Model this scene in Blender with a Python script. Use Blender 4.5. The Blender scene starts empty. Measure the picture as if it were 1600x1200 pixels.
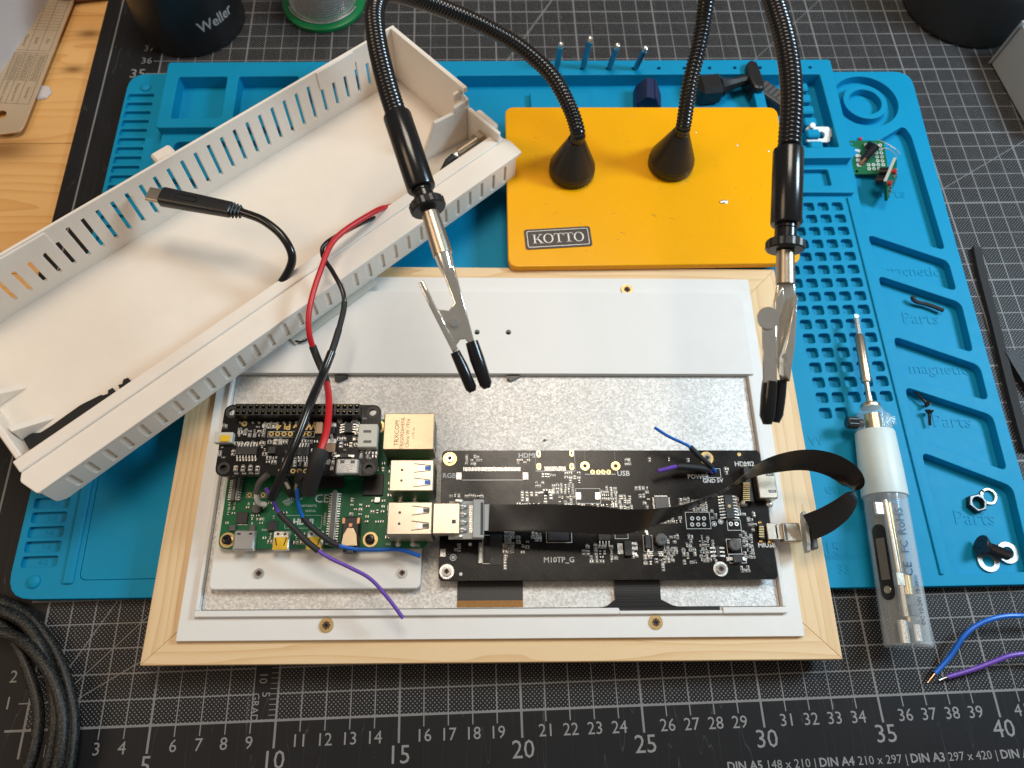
import bpy, math, random
from mathutils import Vector, Matrix, Euler
from mathutils.geometry import tessellate_polygon

# ---------------------------------------------------------------- camera, world, lights, exposure
# All lengths below are written in centimetres on the printed grid of the cutting mat (x right, y away, z up) and scaled to metres.
S = 0.01
SC = bpy.context.scene
COL = SC.collection
R_ = math.radians
CAM_C = Vector((18.7581, 0.8901, 32.4971))
CAM_E = Euler((0.400218, -0.027401, -0.036767), 'XYZ')
CAM_M = CAM_E.to_matrix()
FPX = 1122.788
cam = bpy.data.cameras.new('camera'); cam_o = bpy.data.objects.new('camera', cam); COL.objects.link(cam_o)
cam_o.location = CAM_C * S; cam_o.rotation_euler = CAM_E
cam.sensor_width = 36; cam.lens = FPX / 1600 * 36
cam.clip_start = 0.01; cam.clip_end = 50
cam.dof.use_dof = True; cam.dof.focus_distance = 0.295; cam.dof.aperture_fstop = 15
SC.camera = cam_o

world = bpy.data.worlds.new('World'); SC.world = world; world.use_nodes = True
bg = world.node_tree.nodes['Background']
bg.inputs[0].default_value = (1.0, 0.93, 0.86, 1); bg.inputs[1].default_value = 0.16

def area_light(name, pos, target, size, power, color, size_y=None):
    l = bpy.data.lights.new(name, 'AREA'); l.energy = power; l.color = color
    l.size = size * S
    if size_y: l.shape = 'RECTANGLE'; l.size_y = size_y * S
    o = bpy.data.objects.new(name, l); COL.objects.link(o)
    p = Vector(pos); o.location = p * S
    o.rotation_euler = (Vector(target) - p).to_track_quat('-Z', 'Y').to_euler()
    return o
area_light('ceiling_lamp', (26, 52, 110), (18, 14, 0), 38, 6.2, (1.0, 0.87, 0.72))
area_light('desk_lamp', (70, 24, 42), (24, 12, 1), 14, 3.1, (0.62, 0.84, 1.0))
area_light('room_lamp', (-60, 6, 95), (8, 14, 0), 40, 2.6, (1.0, 0.72, 0.46))

SC.view_settings.view_transform = 'Standard'; SC.view_settings.look = 'None'
SC.view_settings.exposure = 0.0; SC.view_settings.gamma = 1.0
SC.view_settings.use_curve_mapping = False
SC.cycles.max_bounces = 6; SC.cycles.transparent_max_bounces = 16
SC.cycles.sample_clamp_indirect = 3.0
SC.cycles.use_denoising = True

# ---------------------------------------------------------------- helpers
def at(u, v, z):
    """point of the desk at height z (cm) that the photograph shows at pixel u, v"""
    d = CAM_M @ Vector(((u - 800) / FPX, (600 - v) / FPX, -1.0))
    return CAM_C + d * ((z - CAM_C.z) / d.z)
def far(u, v, dist):
    return CAM_C + (CAM_M @ Vector(((u - 800) / FPX, (600 - v) / FPX, -1.0))) * dist

class MB:
    def __init__(s): s.v = []; s.f = []; s.m = []; s.flat = False
    def add(s, vs, fs, mi=0, M=None):
        b = len(s.v)
        s.v += [tuple(M @ Vector(p)) if M is not None else tuple(p) for p in vs]
        s.f += [tuple(i + b for i in f) for f in fs]; s.m += [mi] * len(fs)
        return s
    def box(s, x0, y0, z0, x1, y1, z1, ch=0.0, mi=0, M=None):
        if x0 > x1: x0, x1 = x1, x0
        if y0 > y1: y0, y1 = y1, y0
        if z0 > z1: z0, z1 = z1, z0
        if ch <= 0:
            vs = [(x, y, z) for z in (z0, z1) for y in (y0, y1) for x in (x0, x1)]
            return s.add(vs, [(0, 2, 3, 1), (4, 5, 7, 6), (0, 1, 5, 4), (2, 6, 7, 3), (0, 4, 6, 2), (1, 3, 7, 5)], mi, M)
        ch = min(ch, (x1 - x0) * .45, (y1 - y0) * .45, (z1 - z0) * .45)
        vs = []; ix = {}
        for i, X in enumerate((x0, x1)):
            for j, Y in enumerate((y0, y1)):
                for k, Z in enumerate((z0, z1)):
                    sx, sy, sz = 1 - 2 * i, 1 - 2 * j, 1 - 2 * k
                    for a, p in enumerate(((X, Y + sy * ch, Z + sz * ch), (X + sx * ch, Y, Z + sz * ch), (X + sx * ch, Y + sy * ch, Z))):
                        ix[i, j, k, a] = len(vs); vs.append(p)
        fs = []
        for i in (0, 1):
            q = [ix[i, j, k, 0] for j, k in ((0, 0), (0, 1), (1, 1), (1, 0))]; fs.append(tuple(q if i == 0 else q[::-1]))
            q = [ix[j, i, k, 1] for j, k in ((0, 0), (1, 0), (1, 1), (0, 1))]; fs.append(tuple(q if i == 0 else q[::-1]))
            q = [ix[j, k, i, 2] for j, k in ((0, 0), (0, 1), (1, 1), (1, 0))]; fs.append(tuple(q if i == 0 else q[::-1]))
        for i in (0, 1):
            for j in (0, 1):
                fs.append((ix[i, j, 0, 0], ix[i, j, 1, 0], ix[i, j, 1, 1], ix[i, j, 0, 1]))
                fs.append((ix[i, 0, j, 0], ix[i, 1, j, 0], ix[i, 1, j, 2], ix[i, 0, j, 2]))
                fs.append((ix[0, i, j, 1], ix[1, i, j, 1], ix[1, i, j, 2], ix[0, i, j, 2]))
                for k in (0, 1): fs.append((ix[i, j, k, 0], ix[i, j, k, 1], ix[i, j, k, 2]))
        return s.add(vs, fs, mi, M)
    def lathe(s, prof, n=24, M=None, mi=0, axis_caps=True):
        vs = []; fs = []
        for r, z in prof:
            for k in range(n):
                a = 2 * math.pi * k / n; vs.append((r * math.cos(a), r * math.sin(a), z))
        for i in range(len(prof) - 1):
            for k in range(n):
                a, b = i * n + k, i * n + (k + 1) % n
                fs.append((a, b, b + n, a + n))
        if axis_caps:
            fs.append(tuple(range(n))[::-1]); fs.append(tuple(range((len(prof) - 1) * n, len(prof) * n)))
        return s.add(vs, fs, mi, M)
    def cyl(s, p0, p1, r0, r1=None, n=16, mi=0):
        p0, p1 = Vector(p0), Vector(p1); d = p1 - p0
        M = Matrix.Translation(p0) @ d.to_track_quat('Z', 'Y').to_matrix().to_4x4()
        return s.lathe([(r0, 0), (r0 if r1 is None else r1, d.length)], n, M, mi)
    def tube(s, pts, r, n=10, mi=0, caps=True, flat=None):
        pts = [Vector(p) for p in pts]; N = len(pts)
        rs = r if isinstance(r, (list, tuple)) else [r] * N
        T = [(pts[min(i + 1, N - 1)] - pts[max(i - 1, 0)]).normalized() for i in range(N)]
        ref = Vector((0, 0, 1)) if abs(T[0].z) < .9 else Vector((1, 0, 0))
        U = (ref - T[0] * ref.dot(T[0])).normalized(); vs = []; fs = []
        for i in range(N):
            U = (U - T[i] * U.dot(T[i])).normalized(); V = T[i].cross(U)
            for k in range(n):
                a = 2 * math.pi * k / n; vs.append(pts[i] + (U * math.cos(a) + V * math.sin(a)) * rs[i])
        for i in range(N - 1):
            for k in range(n):
                a, b = i * n + k, i * n + (k + 1) % n; fs.append((a, b, b + n, a + n))
        if caps: fs.append(tuple(range(n))[::-1]); fs.append(tuple(range((N - 1) * n, N * n)))
        return s.add(vs, fs, mi)
    def prism(s, poly, z0, z1, holes=(), mi=0, M=None):
        loops = [list(poly)] + [list(h) for h in holes]
        tri = tessellate_polygon([[Vector((p[0], p[1], 0)) for p in l] for l in loops])
        flat = [p for l in loops for p in l]; n = len(flat)
        vs = [(p[0], p[1], z0) for p in flat] + [(p[0], p[1], z1) for p in flat]; fs = []
        for t in tri:
            a, b, c = t
            A = (flat[b][0] - flat[a][0]) * (flat[c][1] - flat[a][1]) - (flat[b][1] - flat[a][1]) * (flat[c][0] - flat[a][0])
            if A < 0: a, b, c = a, c, b
            fs.append((a + n, b + n, c + n)); fs.append((c, b, a))
        o = 0
        for li, l in enumerate(loops):
            ar = sum(l[i][0] * l[(i + 1) % len(l)][1] - l[(i + 1) % len(l)][0] * l[i][1] for i in range(len(l)))
            ccw = (ar > 0) == (li == 0)
            for i in range(len(l)):
                a, b = o + i, o + (i + 1) % len(l)
                fs.append((a, b, b + n, a + n) if ccw else (b, a, a + n, b + n))
            o += len(l)
        return s.add(vs, fs, mi, M)
    def plate(s, outer, holes, z0, z1, bev=0.0, mi=0, M=None, res=1):
        """solid sheet with cut-outs and rounded edges"""
        cu = bpy.data.curves.new('t', 'CURVE'); cu.dimensions = '2D'; cu.fill_mode = 'BOTH'
        for l in [outer] + list(holes):
            sp = cu.splines.new('POLY'); sp.points.add(len(l) - 1); sp.use_cyclic_u = True
            for i, p in enumerate(l): sp.points[i].co = (p[0], p[1], 0, 1)
        bev = min(bev, (z1 - z0) * .45)
        s.flat = True
        cu.extrude = (z1 - z0) / 2 - bev; cu.bevel_depth = bev; cu.bevel_resolution = res; cu.offset = -bev
        o = bpy.data.objects.new('t', cu); me = o.to_mesh(); zc = (z0 + z1) / 2
        s.add([(v.co.x, v.co.y, v.co.z + zc) for v in me.vertices], [tuple(p.vertices) for p in me.polygons], mi, M)
        o.to_mesh_clear(); bpy.data.objects.remove(o); bpy.data.curves.remove(cu)
        return s
    def text(s, body, size, M, depth=0.004, mi=0, align='CENTER', bold=0.0, sx=1.0):
        cu = bpy.data.curves.new('t', 'FONT'); cu.body = body; cu.size = size; cu.align_x = align; cu.align_y = 'CENTER'
        cu.extrude = depth / 2; cu.offset = bold; cu.resolution_u = 2
        o = bpy.data.objects.new('t', cu); me = o.to_mesh()
        s.add([(v.co.x * sx, v.co.y, v.co.z) for v in me.vertices], [tuple(p.vertices) for p in me.polygons], mi, M)
        o.to_mesh_clear(); bpy.data.objects.remove(o); bpy.data.curves.remove(cu)
        return s
    def build(s, name, mats, parent=None, origin=None, angle=35):
        me = bpy.data.meshes.new(name)
        o3 = Vector(origin) if origin is not None else Vector((0, 0, 0))
        me.from_pydata([((p[0] - o3.x) * S, (p[1] - o3.y) * S, (p[2] - o3.z) * S) for p in s.v], [], s.f)
        if not isinstance(mats, (list, tuple)): mats = [mats]
        for m in mats: me.materials.append(m)
        if len(mats) > 1: me.polygons.foreach_set('material_index', s.m)
        me.polygons.foreach_set('use_smooth', [True] * len(me.polygons))
        me.set_sharp_from_angle(angle=R_(18 if s.flat and angle == 35 else angle)); me.update()
        o = bpy.data.objects.new(name, me); COL.objects.link(o)
        if parent is not None: o.parent = parent
        elif origin is not None: o.location = o3 * S
        return o

def tag(o, label=None, cat=None, group=None, kind=None):
    if label: o['label'] = label
    if cat: o['category'] = cat
    if group: o['group'] = group
    if kind: o['kind'] = kind
    return o
def thing(name, label, cat, loc=(0, 0, 0), rot=(0, 0, 0), group=None):
    o = bpy.data.objects.new(name, None); COL.objects.link(o); o.empty_display_size = .01
    o.location = Vector(loc) * S; o.rotation_euler = rot
    return tag(o, label, cat, group)
def copy_thing(o, loc, rot=None):
    c = o.copy(); COL.objects.link(c); c.location = Vector(loc) * S
    if rot is not None: c.rotation_euler = rot
    for ch in o.children:
        d = ch.copy(); COL.objects.link(d); d.parent = c
    return c
def rr(x0, y0, x1, y1, r, n=4):
    r = min(r, abs(x1 - x0) / 2 * .99, abs(y1 - y0) / 2 * .99); out = []
    for cx, cy, a0 in ((x1 - r, y1 - r, 0), (x0 + r, y1 - r, 90), (x0 + r, y0 + r, 180), (x1 - r, y0 + r, 270)):
        for k in range(n + 1):
            a = R_(a0 + 90 * k / n); out.append((cx + r * math.cos(a), cy + r * math.sin(a)))
    return out
def circ(x, y, r, n=16, a0=0): return [(x + r * math.cos(2 * math.pi * k / n + a0), y + r * math.sin(2 * math.pi * k / n + a0)) for k in range(n)]
def round_poly(pts, r, n=3):
    """polygon with rounded corners"""
    out = []; N = len(pts)
    for i in range(N):
        p, a, b = Vector(pts[i][:2]), Vector(pts[i - 1][:2]), Vector(pts[(i + 1) % N][:2])
        da, db = (a - p), (b - p); t = min(r, da.length * .45, db.length * .45)
        q0, q1 = p + da.normalized() * t, p + db.normalized() * t
        for k in range(n + 1):
            u = k / n; out.append(tuple(q0 * (1 - u) ** 2 + p * 2 * u * (1 - u) + q1 * u * u))
    return out
def smooth(pts, n=8):
    """Catmull-Rom through points"""
    P = [Vector(p) for p in pts]; P = [P[0] * 2 - P[1]] + P + [P[-1] * 2 - P[-2]]; out = []
    for i in range(1, len(P) - 2):
        for k in range(n):
            t = k / n; a, b, c, d = P[i - 1], P[i], P[i + 1], P[i + 2]
            out.append(.5 * ((2 * b) + (c - a) * t + (2 * a - 5 * b + 4 * c - d) * t * t + (3 * b - a - 3 * c + d) * t ** 3))
    out.append(P[-2]); return out
def Mt(x, y, z, rz=0, rx=0, ry=0): return Matrix.Translation((x, y, z)) @ Euler((rx, ry, rz)).to_matrix().to_4x4()

# ---------------------------------------------------------------- materials
class NT:
    def __init__(s, name):
        s.mat = bpy.data.materials.new(name); s.mat.use_nodes = True; s.t = s.mat.node_tree
        s.b = s.t.nodes['Principled BSDF']
    def n(s, typ, **kw):
        nd = s.t.nodes.new(typ)
        for k, v in kw.items(): setattr(nd, k, v)
        return nd
    def l(s, a, b): s.t.links.new(a, b)
    def put(s, sock, v):
        if isinstance(v, bpy.types.NodeSocket): s.l(v, sock)
        else: sock.default_value = v
    def m(s, op, a, b=None, c=None, clamp=False):
        nd = s.n('ShaderNodeMath', operation=op, use_clamp=clamp); s.put(nd.inputs[0], a)
        if b is not None: s.put(nd.inputs[1], b)
        if c is not None: s.put(nd.inputs[2], c)
        return nd.outputs[0]
    def coord(s, scale=(100, 100, 100), loc=(0, 0, 0), rot=(0, 0, 0)):
        tc = s.n('ShaderNodeTexCoord'); mp = s.n('ShaderNodeMapping'); s.l(tc.outputs['Object'], mp.inputs[0])
        mp.inputs['Scale'].default_value = scale; mp.inputs['Location'].default_value = loc; mp.inputs['Rotation'].default_value = rot
        return mp.outputs[0]
    def noise(s, vec, scale, detail=3, rough=.5, dist=0):
        nd = s.n('ShaderNodeTexNoise'); s.l(vec, nd.inputs['Vector']); nd.inputs['Scale'].default_value = scale
        nd.inputs['Detail'].default_value = detail; nd.inputs['Roughness'].default_value = rough; nd.inputs['Distortion'].default_value = dist
        return nd.outputs['Fac']
    def ramp(s, fac, stops):
        nd = s.n('ShaderNodeValToRGB'); s.l(fac, nd.inputs[0]); e = nd.color_ramp.elements
        while len(e) < len(stops): e.new(.5)
        for i, (p, c) in enumerate(stops): e[i].position = p; e[i].color = (*c, 1) if len(c) == 3 else c
        return nd.outputs[0]
    def mix(s, fac, a, b):
        nd = s.n('ShaderNodeMix', data_type='RGBA'); s.put(nd.inputs[0], fac)
        for i, v in ((6, a), (7, b)):
            if isinstance(v, bpy.types.NodeSocket): s.l(v, nd.inputs[i])
            else: nd.inputs[i].default_value = (*v, 1)
        return nd.outputs[2]
    def bump(s, h, strength=.2, dist=.0002):
        nd = s.n('ShaderNodeBump'); s.l(h, nd.inputs['Height']); nd.inputs['Strength'].default_value = strength; nd.inputs['Distance'].default_value = dist
        s.l(nd.outputs[0], s.b.inputs['Normal']); return nd
    def set(s, **kw):
        for k, v in kw.items():
            sock = s.b.inputs[k.replace('_', ' ')]
            if isinstance(v, bpy.types.NodeSocket): s.l(v, sock)
            elif isinstance(v, tuple) and len(v) == 3 and sock.type == 'RGBA': sock.default_value = (*v, 1)
            else: sock.default_value = v
        return s
def simple(name, col, rough=.5, metal=0.0, var=.08, scale=3.0, bump=0.0, bscale=40.0, **kw):
    """plain stuff with faint mottling, uneven gloss and grain"""
    t = NT(name); c = t.coord()
    f = t.noise(c, scale, 4, .6)
    a = tuple(x * (1 - var) for x in col); b = tuple(min(1, x * (1 + var)) for x in col)
    t.set(Base_Color=t.mix(f, a, b), Metallic=metal)
    g = t.noise(c, scale * 2.3, 3, .6)
    t.set(Roughness=t.m('MULTIPLY_ADD', g, .16 * min(1, rough * 2), rough - .08 * min(1, rough * 2)))
    if bump: t.bump(t.noise(c, bscale, 3, .6), bump, .0004)
    return t.set(**kw).mat

def make_cutting_mat():
    t = NT('cutting_mat_print'); tc = t.n('ShaderNodeTexCoord'); sp = t.n('ShaderNodeSeparateXYZ')
    mp = t.n('ShaderNodeMapping'); mp.inputs['Scale'].default_value = (100, 100, 100)
    t.l(tc.outputs['Object'], mp.inputs[0]); t.l(mp.outputs[0], sp.inputs[0]); X, Y = sp.outputs[0], sp.outputs[1]
    def near(v, pitch, half):
        q = t.m('DIVIDE', v, pitch); d = t.m('ABSOLUTE', t.m('SUBTRACT', q, t.m('ROUND', q)))
        return t.m('LESS_THAN', d, half / pitch)
    def mx(*a):
        r = a[0]
        for b in a[1:]: r = t.m('MAXIMUM', r, b)
        return r
    def mul(*a):
        r = a[0]
        for b in a[1:]: r = t.m('MULTIPLY', r, b)
        return r
    gt = lambda v, c: t.m('GREATER_THAN', v, c)
    lt = lambda v, c: t.m('LESS_THAN', v, c)
    inside = mul(gt(X, -.045), gt(Y, -.045))
    legend = mul(gt(X, 9.02), lt(X, 9.96), lt(Y, 3.0), gt(Y, .06))
    thin = mx(near(X, 1, .024), near(Y, 1, .024)); thick = mx(near(X, 5, .045), near(Y, 5, .045))
    def dots(ox, oy):
        p = .18
        u = t.m('DIVIDE', t.m('ADD', X, ox), p); v = t.m('DIVIDE', t.m('ADD', Y, oy), p)
        du = t.m('SUBTRACT', u, t.m('ROUND', u)); dv = t.m('SUBTRACT', v, t.m('ROUND', v))
        return lt(t.m('ADD', t.m('MULTIPLY', du, du), t.m('MULTIPLY', dv, dv)), .022)
    dot = mx(dots(.03, .03), dots(.12, .12))
    def diag(a, b): return lt(t.m('ABSOLUTE', t.m('ADD', t.m('MULTIPLY', X, a), t.m('MULTIPLY', Y, b))), .02)
    dg = mul(mx(diag(.7071, -.7071), diag(.866, -.5), diag(.5, -.866)), gt(t.m('ADD', X, Y), 3.0))
    dg2 = mul(lt(t.m('ABSOLUTE', t.m('SUBTRACT', t.m('MULTIPLY', t.m('SUBTRACT', X, 21.46), .86), t.m('MULTIPLY', t.m('SUBTRACT', Y, 37.35), .51))), .02), gt(Y, 20))
    notleg = t.m('SUBTRACT', 1.0, legend)
    ticks = mul(near(Y, .2, .014), gt(X, 9.68), lt(X, 9.96), legend)
    # ruler ticks running out of the grid along the bottom and the left
    tb = mul(near(X, 1, .024), gt(Y, -.45), lt(Y, 0), gt(X, -.05)); tb5 = mul(near(X, 5, .045), gt(Y, -1.02), lt(Y, 0), gt(X, -.05))
    tl = mul(near(Y, 1, .024), gt(X, -.42), lt(X, 0), gt(Y, -.05)); tl5 = mul(near(Y, 5, .045), gt(X, -.75), lt(X, 0), gt(Y, -.05))
    border = mul(lt(t.m('ABSOLUTE', t.m('ADD', X, 3.05)), .045))
    line = mx(mul(mx(thin, thick, dg, dg2), inside, notleg), ticks, tb, tb5, tl, tl5, border)
    white = mx(line, mul(dot, inside, notleg, .95))
    c = t.coord()
    wear = t.noise(c, .6, 5, .6); fine = t.noise(c, 25, 4, .7)
    # hairline cut scars
    vo = t.n('ShaderNodeTexNoise'); vo.inputs['Scale'].default_value = 1.1; vo.inputs['Detail'].default_value = 2
    scr_c = t.coord((100, 6, 100), rot=(0, 0, .6)); t.l(scr_c, vo.inputs['Vector'])
    scar = t.m('LESS_THAN', t.m('ABSOLUTE', t.m('SUBTRACT', vo.outputs['Fac'], .5)), .0016)
    dust = t.m('GREATER_THAN', t.noise(c, 9, 2, .5), .775)
    base = t.mix(wear, (.009, .009, .0105), (.015, .0145, .0155))
    col = t.mix(t.m('MULTIPLY', white, t.m('MULTIPLY_ADD', wear, .5, .65)), base, (.235, .23, .23))
    col = t.mix(t.m('MULTIPLY', scar, .10), col, (.3, .3, .3))
    col = t.mix(t.m('MULTIPLY', dust, .35), col, (.3, .3, .29))
    t.set(Base_Color=col, Roughness=t.m('MULTIPLY_ADD', wear, .14, .44), Specular_IOR_Level=.2)
    t.bump(fine, .12, .0002)
    return t.mat

def pine(name, light, mid, dark, axis='x', scale=1.0, knots=(), rough=.5, seed=0.0):
    t = NT(name); tc = t.n('ShaderNodeTexCoord'); mp = t.n('ShaderNodeMapping'); mp.inputs['Scale'].default_value = (100, 100, 100)
    if axis == 'y': mp.inputs['Rotation'].default_value = (0, 0, -math.pi / 2)
    mp.inputs['Location'].default_value = (seed * 7.3, seed * 3.1, seed)
    t.l(tc.outputs['Object'], mp.inputs[0]); sp = t.n('ShaderNodeSeparateXYZ'); t.l(mp.outputs[0], sp.inputs[0])
    X, Y, Z = sp.outputs
    cm = t.n('ShaderNodeCombineXYZ'); t.put(cm.inputs[0], t.m('MULTIPLY', X, .05)); t.put(cm.inputs[1], t.m('MULTIPLY', Y, .55)); t.put(cm.inputs[2], t.m('MULTIPLY', Z, .4))
    warp = t.noise(cm.outputs[0], .9 * scale, 1.2, .4)
    yy = t.m('ADD', t.m('MULTIPLY', Y, scale), t.m('MULTIPLY', warp, 4.0)); kmask = None
    for kx, ky, kr in knots:
        dx = t.m('MULTIPLY', t.m('SUBTRACT', X, kx), .45); dy = t.m('SUBTRACT', Y, ky)
        d2 = t.m('ADD', t.m('MULTIPLY', dx, dx), t.m('MULTIPLY', dy, dy))
        g = t.m('EXPONENT', t.m('MULTIPLY', d2, -1 / (kr * kr)))
        yy = t.m('ADD', yy, t.m('MULTIPLY', g, t.m('MULTIPLY', dy, 2.2 / kr)))
        kk = t.m('EXPONENT', t.m('MULTIPLY', d2, -7 / (kr * kr))); kmask = kk if kmask is None else t.m('MAXIMUM', kmask, kk)
    ph = t.m('FRACT', t.m('MULTIPLY', yy, .8))
    ring = t.m('POWER', ph, 2.6)
    c2 = t.n('ShaderNodeCombineXYZ'); t.put(c2.inputs[0], t.m('MULTIPLY', X, .35)); t.put(c2.inputs[1], t.m('MULTIPLY', Y, 9)); t.put(c2.inputs[2], t.m('MULTIPLY', Z, 9))
    fib = t.noise(c2.outputs[0], 3, 4, .65)
    f = t.m('ADD', t.m('MULTIPLY', ring, .55), t.m('MULTIPLY', t.m('SUBTRACT', fib, .5), .55), clamp=True)
    col = t.ramp(f, [(0, light), (.45, mid), (1, dark)])
    big = t.noise(mp.outputs[0], .12, 2, .5)
    col = t.mix(t.m('MULTIPLY', big, .5), col, mid)
    if kmask is not None: col = t.mix(t.m('MULTIPLY', kmask, .9), col, tuple(x * .5 for x in dark))
    t.set(Base_Color=col, Roughness=t.m('MULTIPLY_ADD', fib, .2, rough - .1))
    t.bump(fib, .15, .0003)
    return t.mat

def printed_plastic(name, col, pitch=.045, rough=.45, ang=.785, strength=.25, layers=False):
    t = NT(name); c = t.coord(rot=(0, 0, ang)); sp = t.n('ShaderNodeSeparateXYZ'); t.l(c, sp.inputs[0])
    w = t.m('SINE', t.m('MULTIPLY', sp.outputs[2 if layers else 0], 2 * math.pi / pitch))
    n = t.noise(t.coord(), 1.2, 4, .6); n2 = t.noise(t.coord(), 30, 3, .6)
    t.set(Base_Color=t.mix(n, tuple(x * .93 for x in col), col), Roughness=t.m('MULTIPLY_ADD', n, .2, rough - .1))
    t.bump(t.m('ADD', t.m('MULTIPLY', w, t.m('MULTIPLY', n, .8)), t.m('MULTIPLY', n2, .4)), strength, .00006)
    return t.mat

def galvanised():
    t = NT('galvanised_steel'); c = t.coord()
    v = t.n('ShaderNodeTexVoronoi'); v.inputs['Scale'].default_value = 13; t.l(c, v.inputs['Vector'])
    sp = t.n('ShaderNodeSeparateColor'); t.l(v.outputs['Color'], sp.inputs[0])
    n = t.noise(c, 14, 4, .7, .6); b = t.noise(c, .5, 2, .5)
    f = t.m('ADD', t.m('MULTIPLY', sp.outputs[0], .5), t.m('MULTIPLY', n, .5))
    t.set(Base_Color=t.ramp(f, [(.2, (.48, .47, .455)), (.8, (.72, .71, .69))]), Metallic=.6,
          Roughness=t.m('MULTIPLY_ADD', f, -.18, t.m('MULTIPLY_ADD', b, .1, .52)))
    t.bump(t.m('ADD', f, t.m('MULTIPLY', n, .6)), .55, .00025)
    return t.mat

def pcb(name, base, hi, rough=.32):
    t = NT(name); c = t.coord(); sp = t.n('ShaderNodeSeparateXYZ'); t.l(c, sp.inputs[0])
    tr = t.m('GREATER_THAN', t.m('SINE', t.m('MULTIPLY', t.m('ADD', sp.outputs[1], t.m('MULTIPLY', t.m('ROUND', t.m('MULTIPLY', t.noise(c, .5, 1), 6)), t.m('MULTIPLY', sp.outputs[0], .35))), 40)), .1)
    zone = t.m('GREATER_THAN', t.noise(c, .9, 2, .5), .5)
    f = t.m('MULTIPLY', tr, zone); vi = t.m('GREATER_THAN', t.noise(c, 22, 1, .5), .80)
    col = t.mix(t.m('MULTIPLY', f, .5), base, hi); col = t.mix(t.m('MULTIPLY', vi, .7), col, tuple(min(1, x * 3 + .03) for x in hi))
    n = t.noise(c, 1.5, 4, .6)
    t.set(Base_Color=col, Specular_IOR_Level=.3, Roughness=t.m('MULTIPLY_ADD', n, .16, rough - .08)); t.bump(f, .15, .00003)
    return t.mat

M = {}
M['mat'] = make_cutting_mat()
M['ink'] = simple('pale_grey_ink', (.235, .23, .23), .6, var=.15)
M['table'] = pine('table_pine', (.80, .47, .175), (.70, .365, .115), (.46, .20, .05), 'x', 1.5, knots=((-4.8, 38.6, .9), (-5.2, 35.7, .8), (-7.9, 29.7, 2.2)), rough=.42)
M['frame_x'] = pine('frame_pine_along', (.80, .60, .36), (.70, .47, .24), (.44, .24, .09), 'x', 2.6, rough=.5, seed=1.7)
M['frame_y'] = pine('frame_pine_across', (.80, .60, .36), (.70, .47, .24), (.44, .24, .09), 'y', 2.6, rough=.5, seed=4.2)
M['blue'] = simple('blue_silicone', (.0004, .25, .455), .55, var=.06, scale=.7, bump=.06, bscale=60, Specular_IOR_Level=.2)
M['white'] = printed_plastic('white_printed_plastic', (.80, .79, .77))
M['white2'] = printed_plastic('ivory_printed_plastic', (.88, .80, .71), pitch=.03, layers=True, strength=.12)
M['white_plain'] = simple('white_plastic', (.78, .77, .74), .42, var=.03)
M['steel'] = galvanised()
M['chrome'] = simple('chrome', (.78, .77, .75), .2, .85, var=.05)
M['nickel'] = simple('nickel_shell', (.54, .47, .38), .32, 1.0, var=.08, scale=6, bump=.08, bscale=80)
M['goldshell'] = simple('warm_shell', (.56, .45, .31), .38, 1.0, var=.10, scale=8, bump=.12, bscale=90)
M['tin'] = simple('tinned_solder', (.74, .73, .70), .28, .75, var=.12, scale=9, bump=.2, bscale=30)
M['brass'] = simple('brass', (.72, .53, .24), .3, 1.0, var=.1, scale=6)
M['gold'] = simple('gold_plate', (.86, .62, .25), .28, 1.0, var=.08, scale=6)
M['copper'] = simple('copper', (.72, .36, .2), .3, 1.0)
M['black'] = simple('black_plastic', (.012, .012, .013), .36, var=.15)
M['black_gloss'] = simple('black_gloss', (.009, .009, .010), .2, var=.15)
M['black_rubber'] = simple('black_rubber', (.016, .016, .017), .62, var=.2, bump=.15, bscale=50)
M['chip'] = simple('chip_epoxy', (.022, .021, .021), .5, var=.15, scale=8)
M['chip_grey'] = simple('ferrite_grey', (.10, .095, .09), .5, var=.12, scale=8)
M['cap'] = simple('capacitor_tan', (.40, .25, .14), .45, var=.2, scale=9)
M['silk'] = simple('white_silkscreen', (.66, .66, .64), .55, var=.1)
M['pcb_black'] = pcb('black_board', (.0070, .0060, .0056), (.015, .0125, .011), .26)
M['clip'] = simple('clip_steel', (.74, .71, .64), .17, .8, var=.06, scale=2.5, bump=.9, bscale=1.3)
M['washer'] = simple('washer_steel', (.40, .38, .35), .42, .9, var=.08, scale=5)
M['navy_ink'] = simple('navy_ink', (.008, .02, .075), .5)
M['pcb_green'] = pcb('green_board', (.006, .115, .042), (.014, .18, .07), .34)
M['yellow'] = simple('yellow_enamel', (.90, .405, .0012), .28, var=.03, scale=.8, bump=.04, bscale=25, Specular_IOR_Level=.3)
M['yellow_plug'] = simple('yellow_plastic', (.80, .50, .01), .4, var=.08)
M['badge'] = simple('badge_grey', (.055, .048, .045), .4, .3, var=.1)
M['badge_edge'] = simple('badge_silver', (.62, .61, .6), .35, .6)
M['red'] = simple('red_insulation', (.55, .012, .018), .38, var=.06)
M['blue_wire'] = simple('blue_insulation', (.004, .12, .55), .38, var=.06)
M['purple'] = simple('purple_insulation', (.13, .05, .40), .4, var=.06)
M['wire_white'] = simple('white_insulation', (.84, .85, .82), .4)
M['usb_blue'] = simple('blue_usb_tongue', (.01, .15, .55), .4)
M['jst'] = simple('cream_connector', (.56, .56, .49), .5, var=.05)
M['grey_plate'] = simple('grey_plastic', (.46, .50, .50), .5, var=.05)
M['flex'] = simple('brown_flex_film', (.30, .13, .02), .3, var=.2, scale=6)
M['green_plastic'] = simple('green_spool', (.0, .20, .055), .35, var=.06)
M['navy'] = simple('navy_plastic', (.012, .022, .075), .42, var=.15)
M['charcoal'] = simple('charcoal_plastic', (.040, .041, .043), .5, var=.12)
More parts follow.
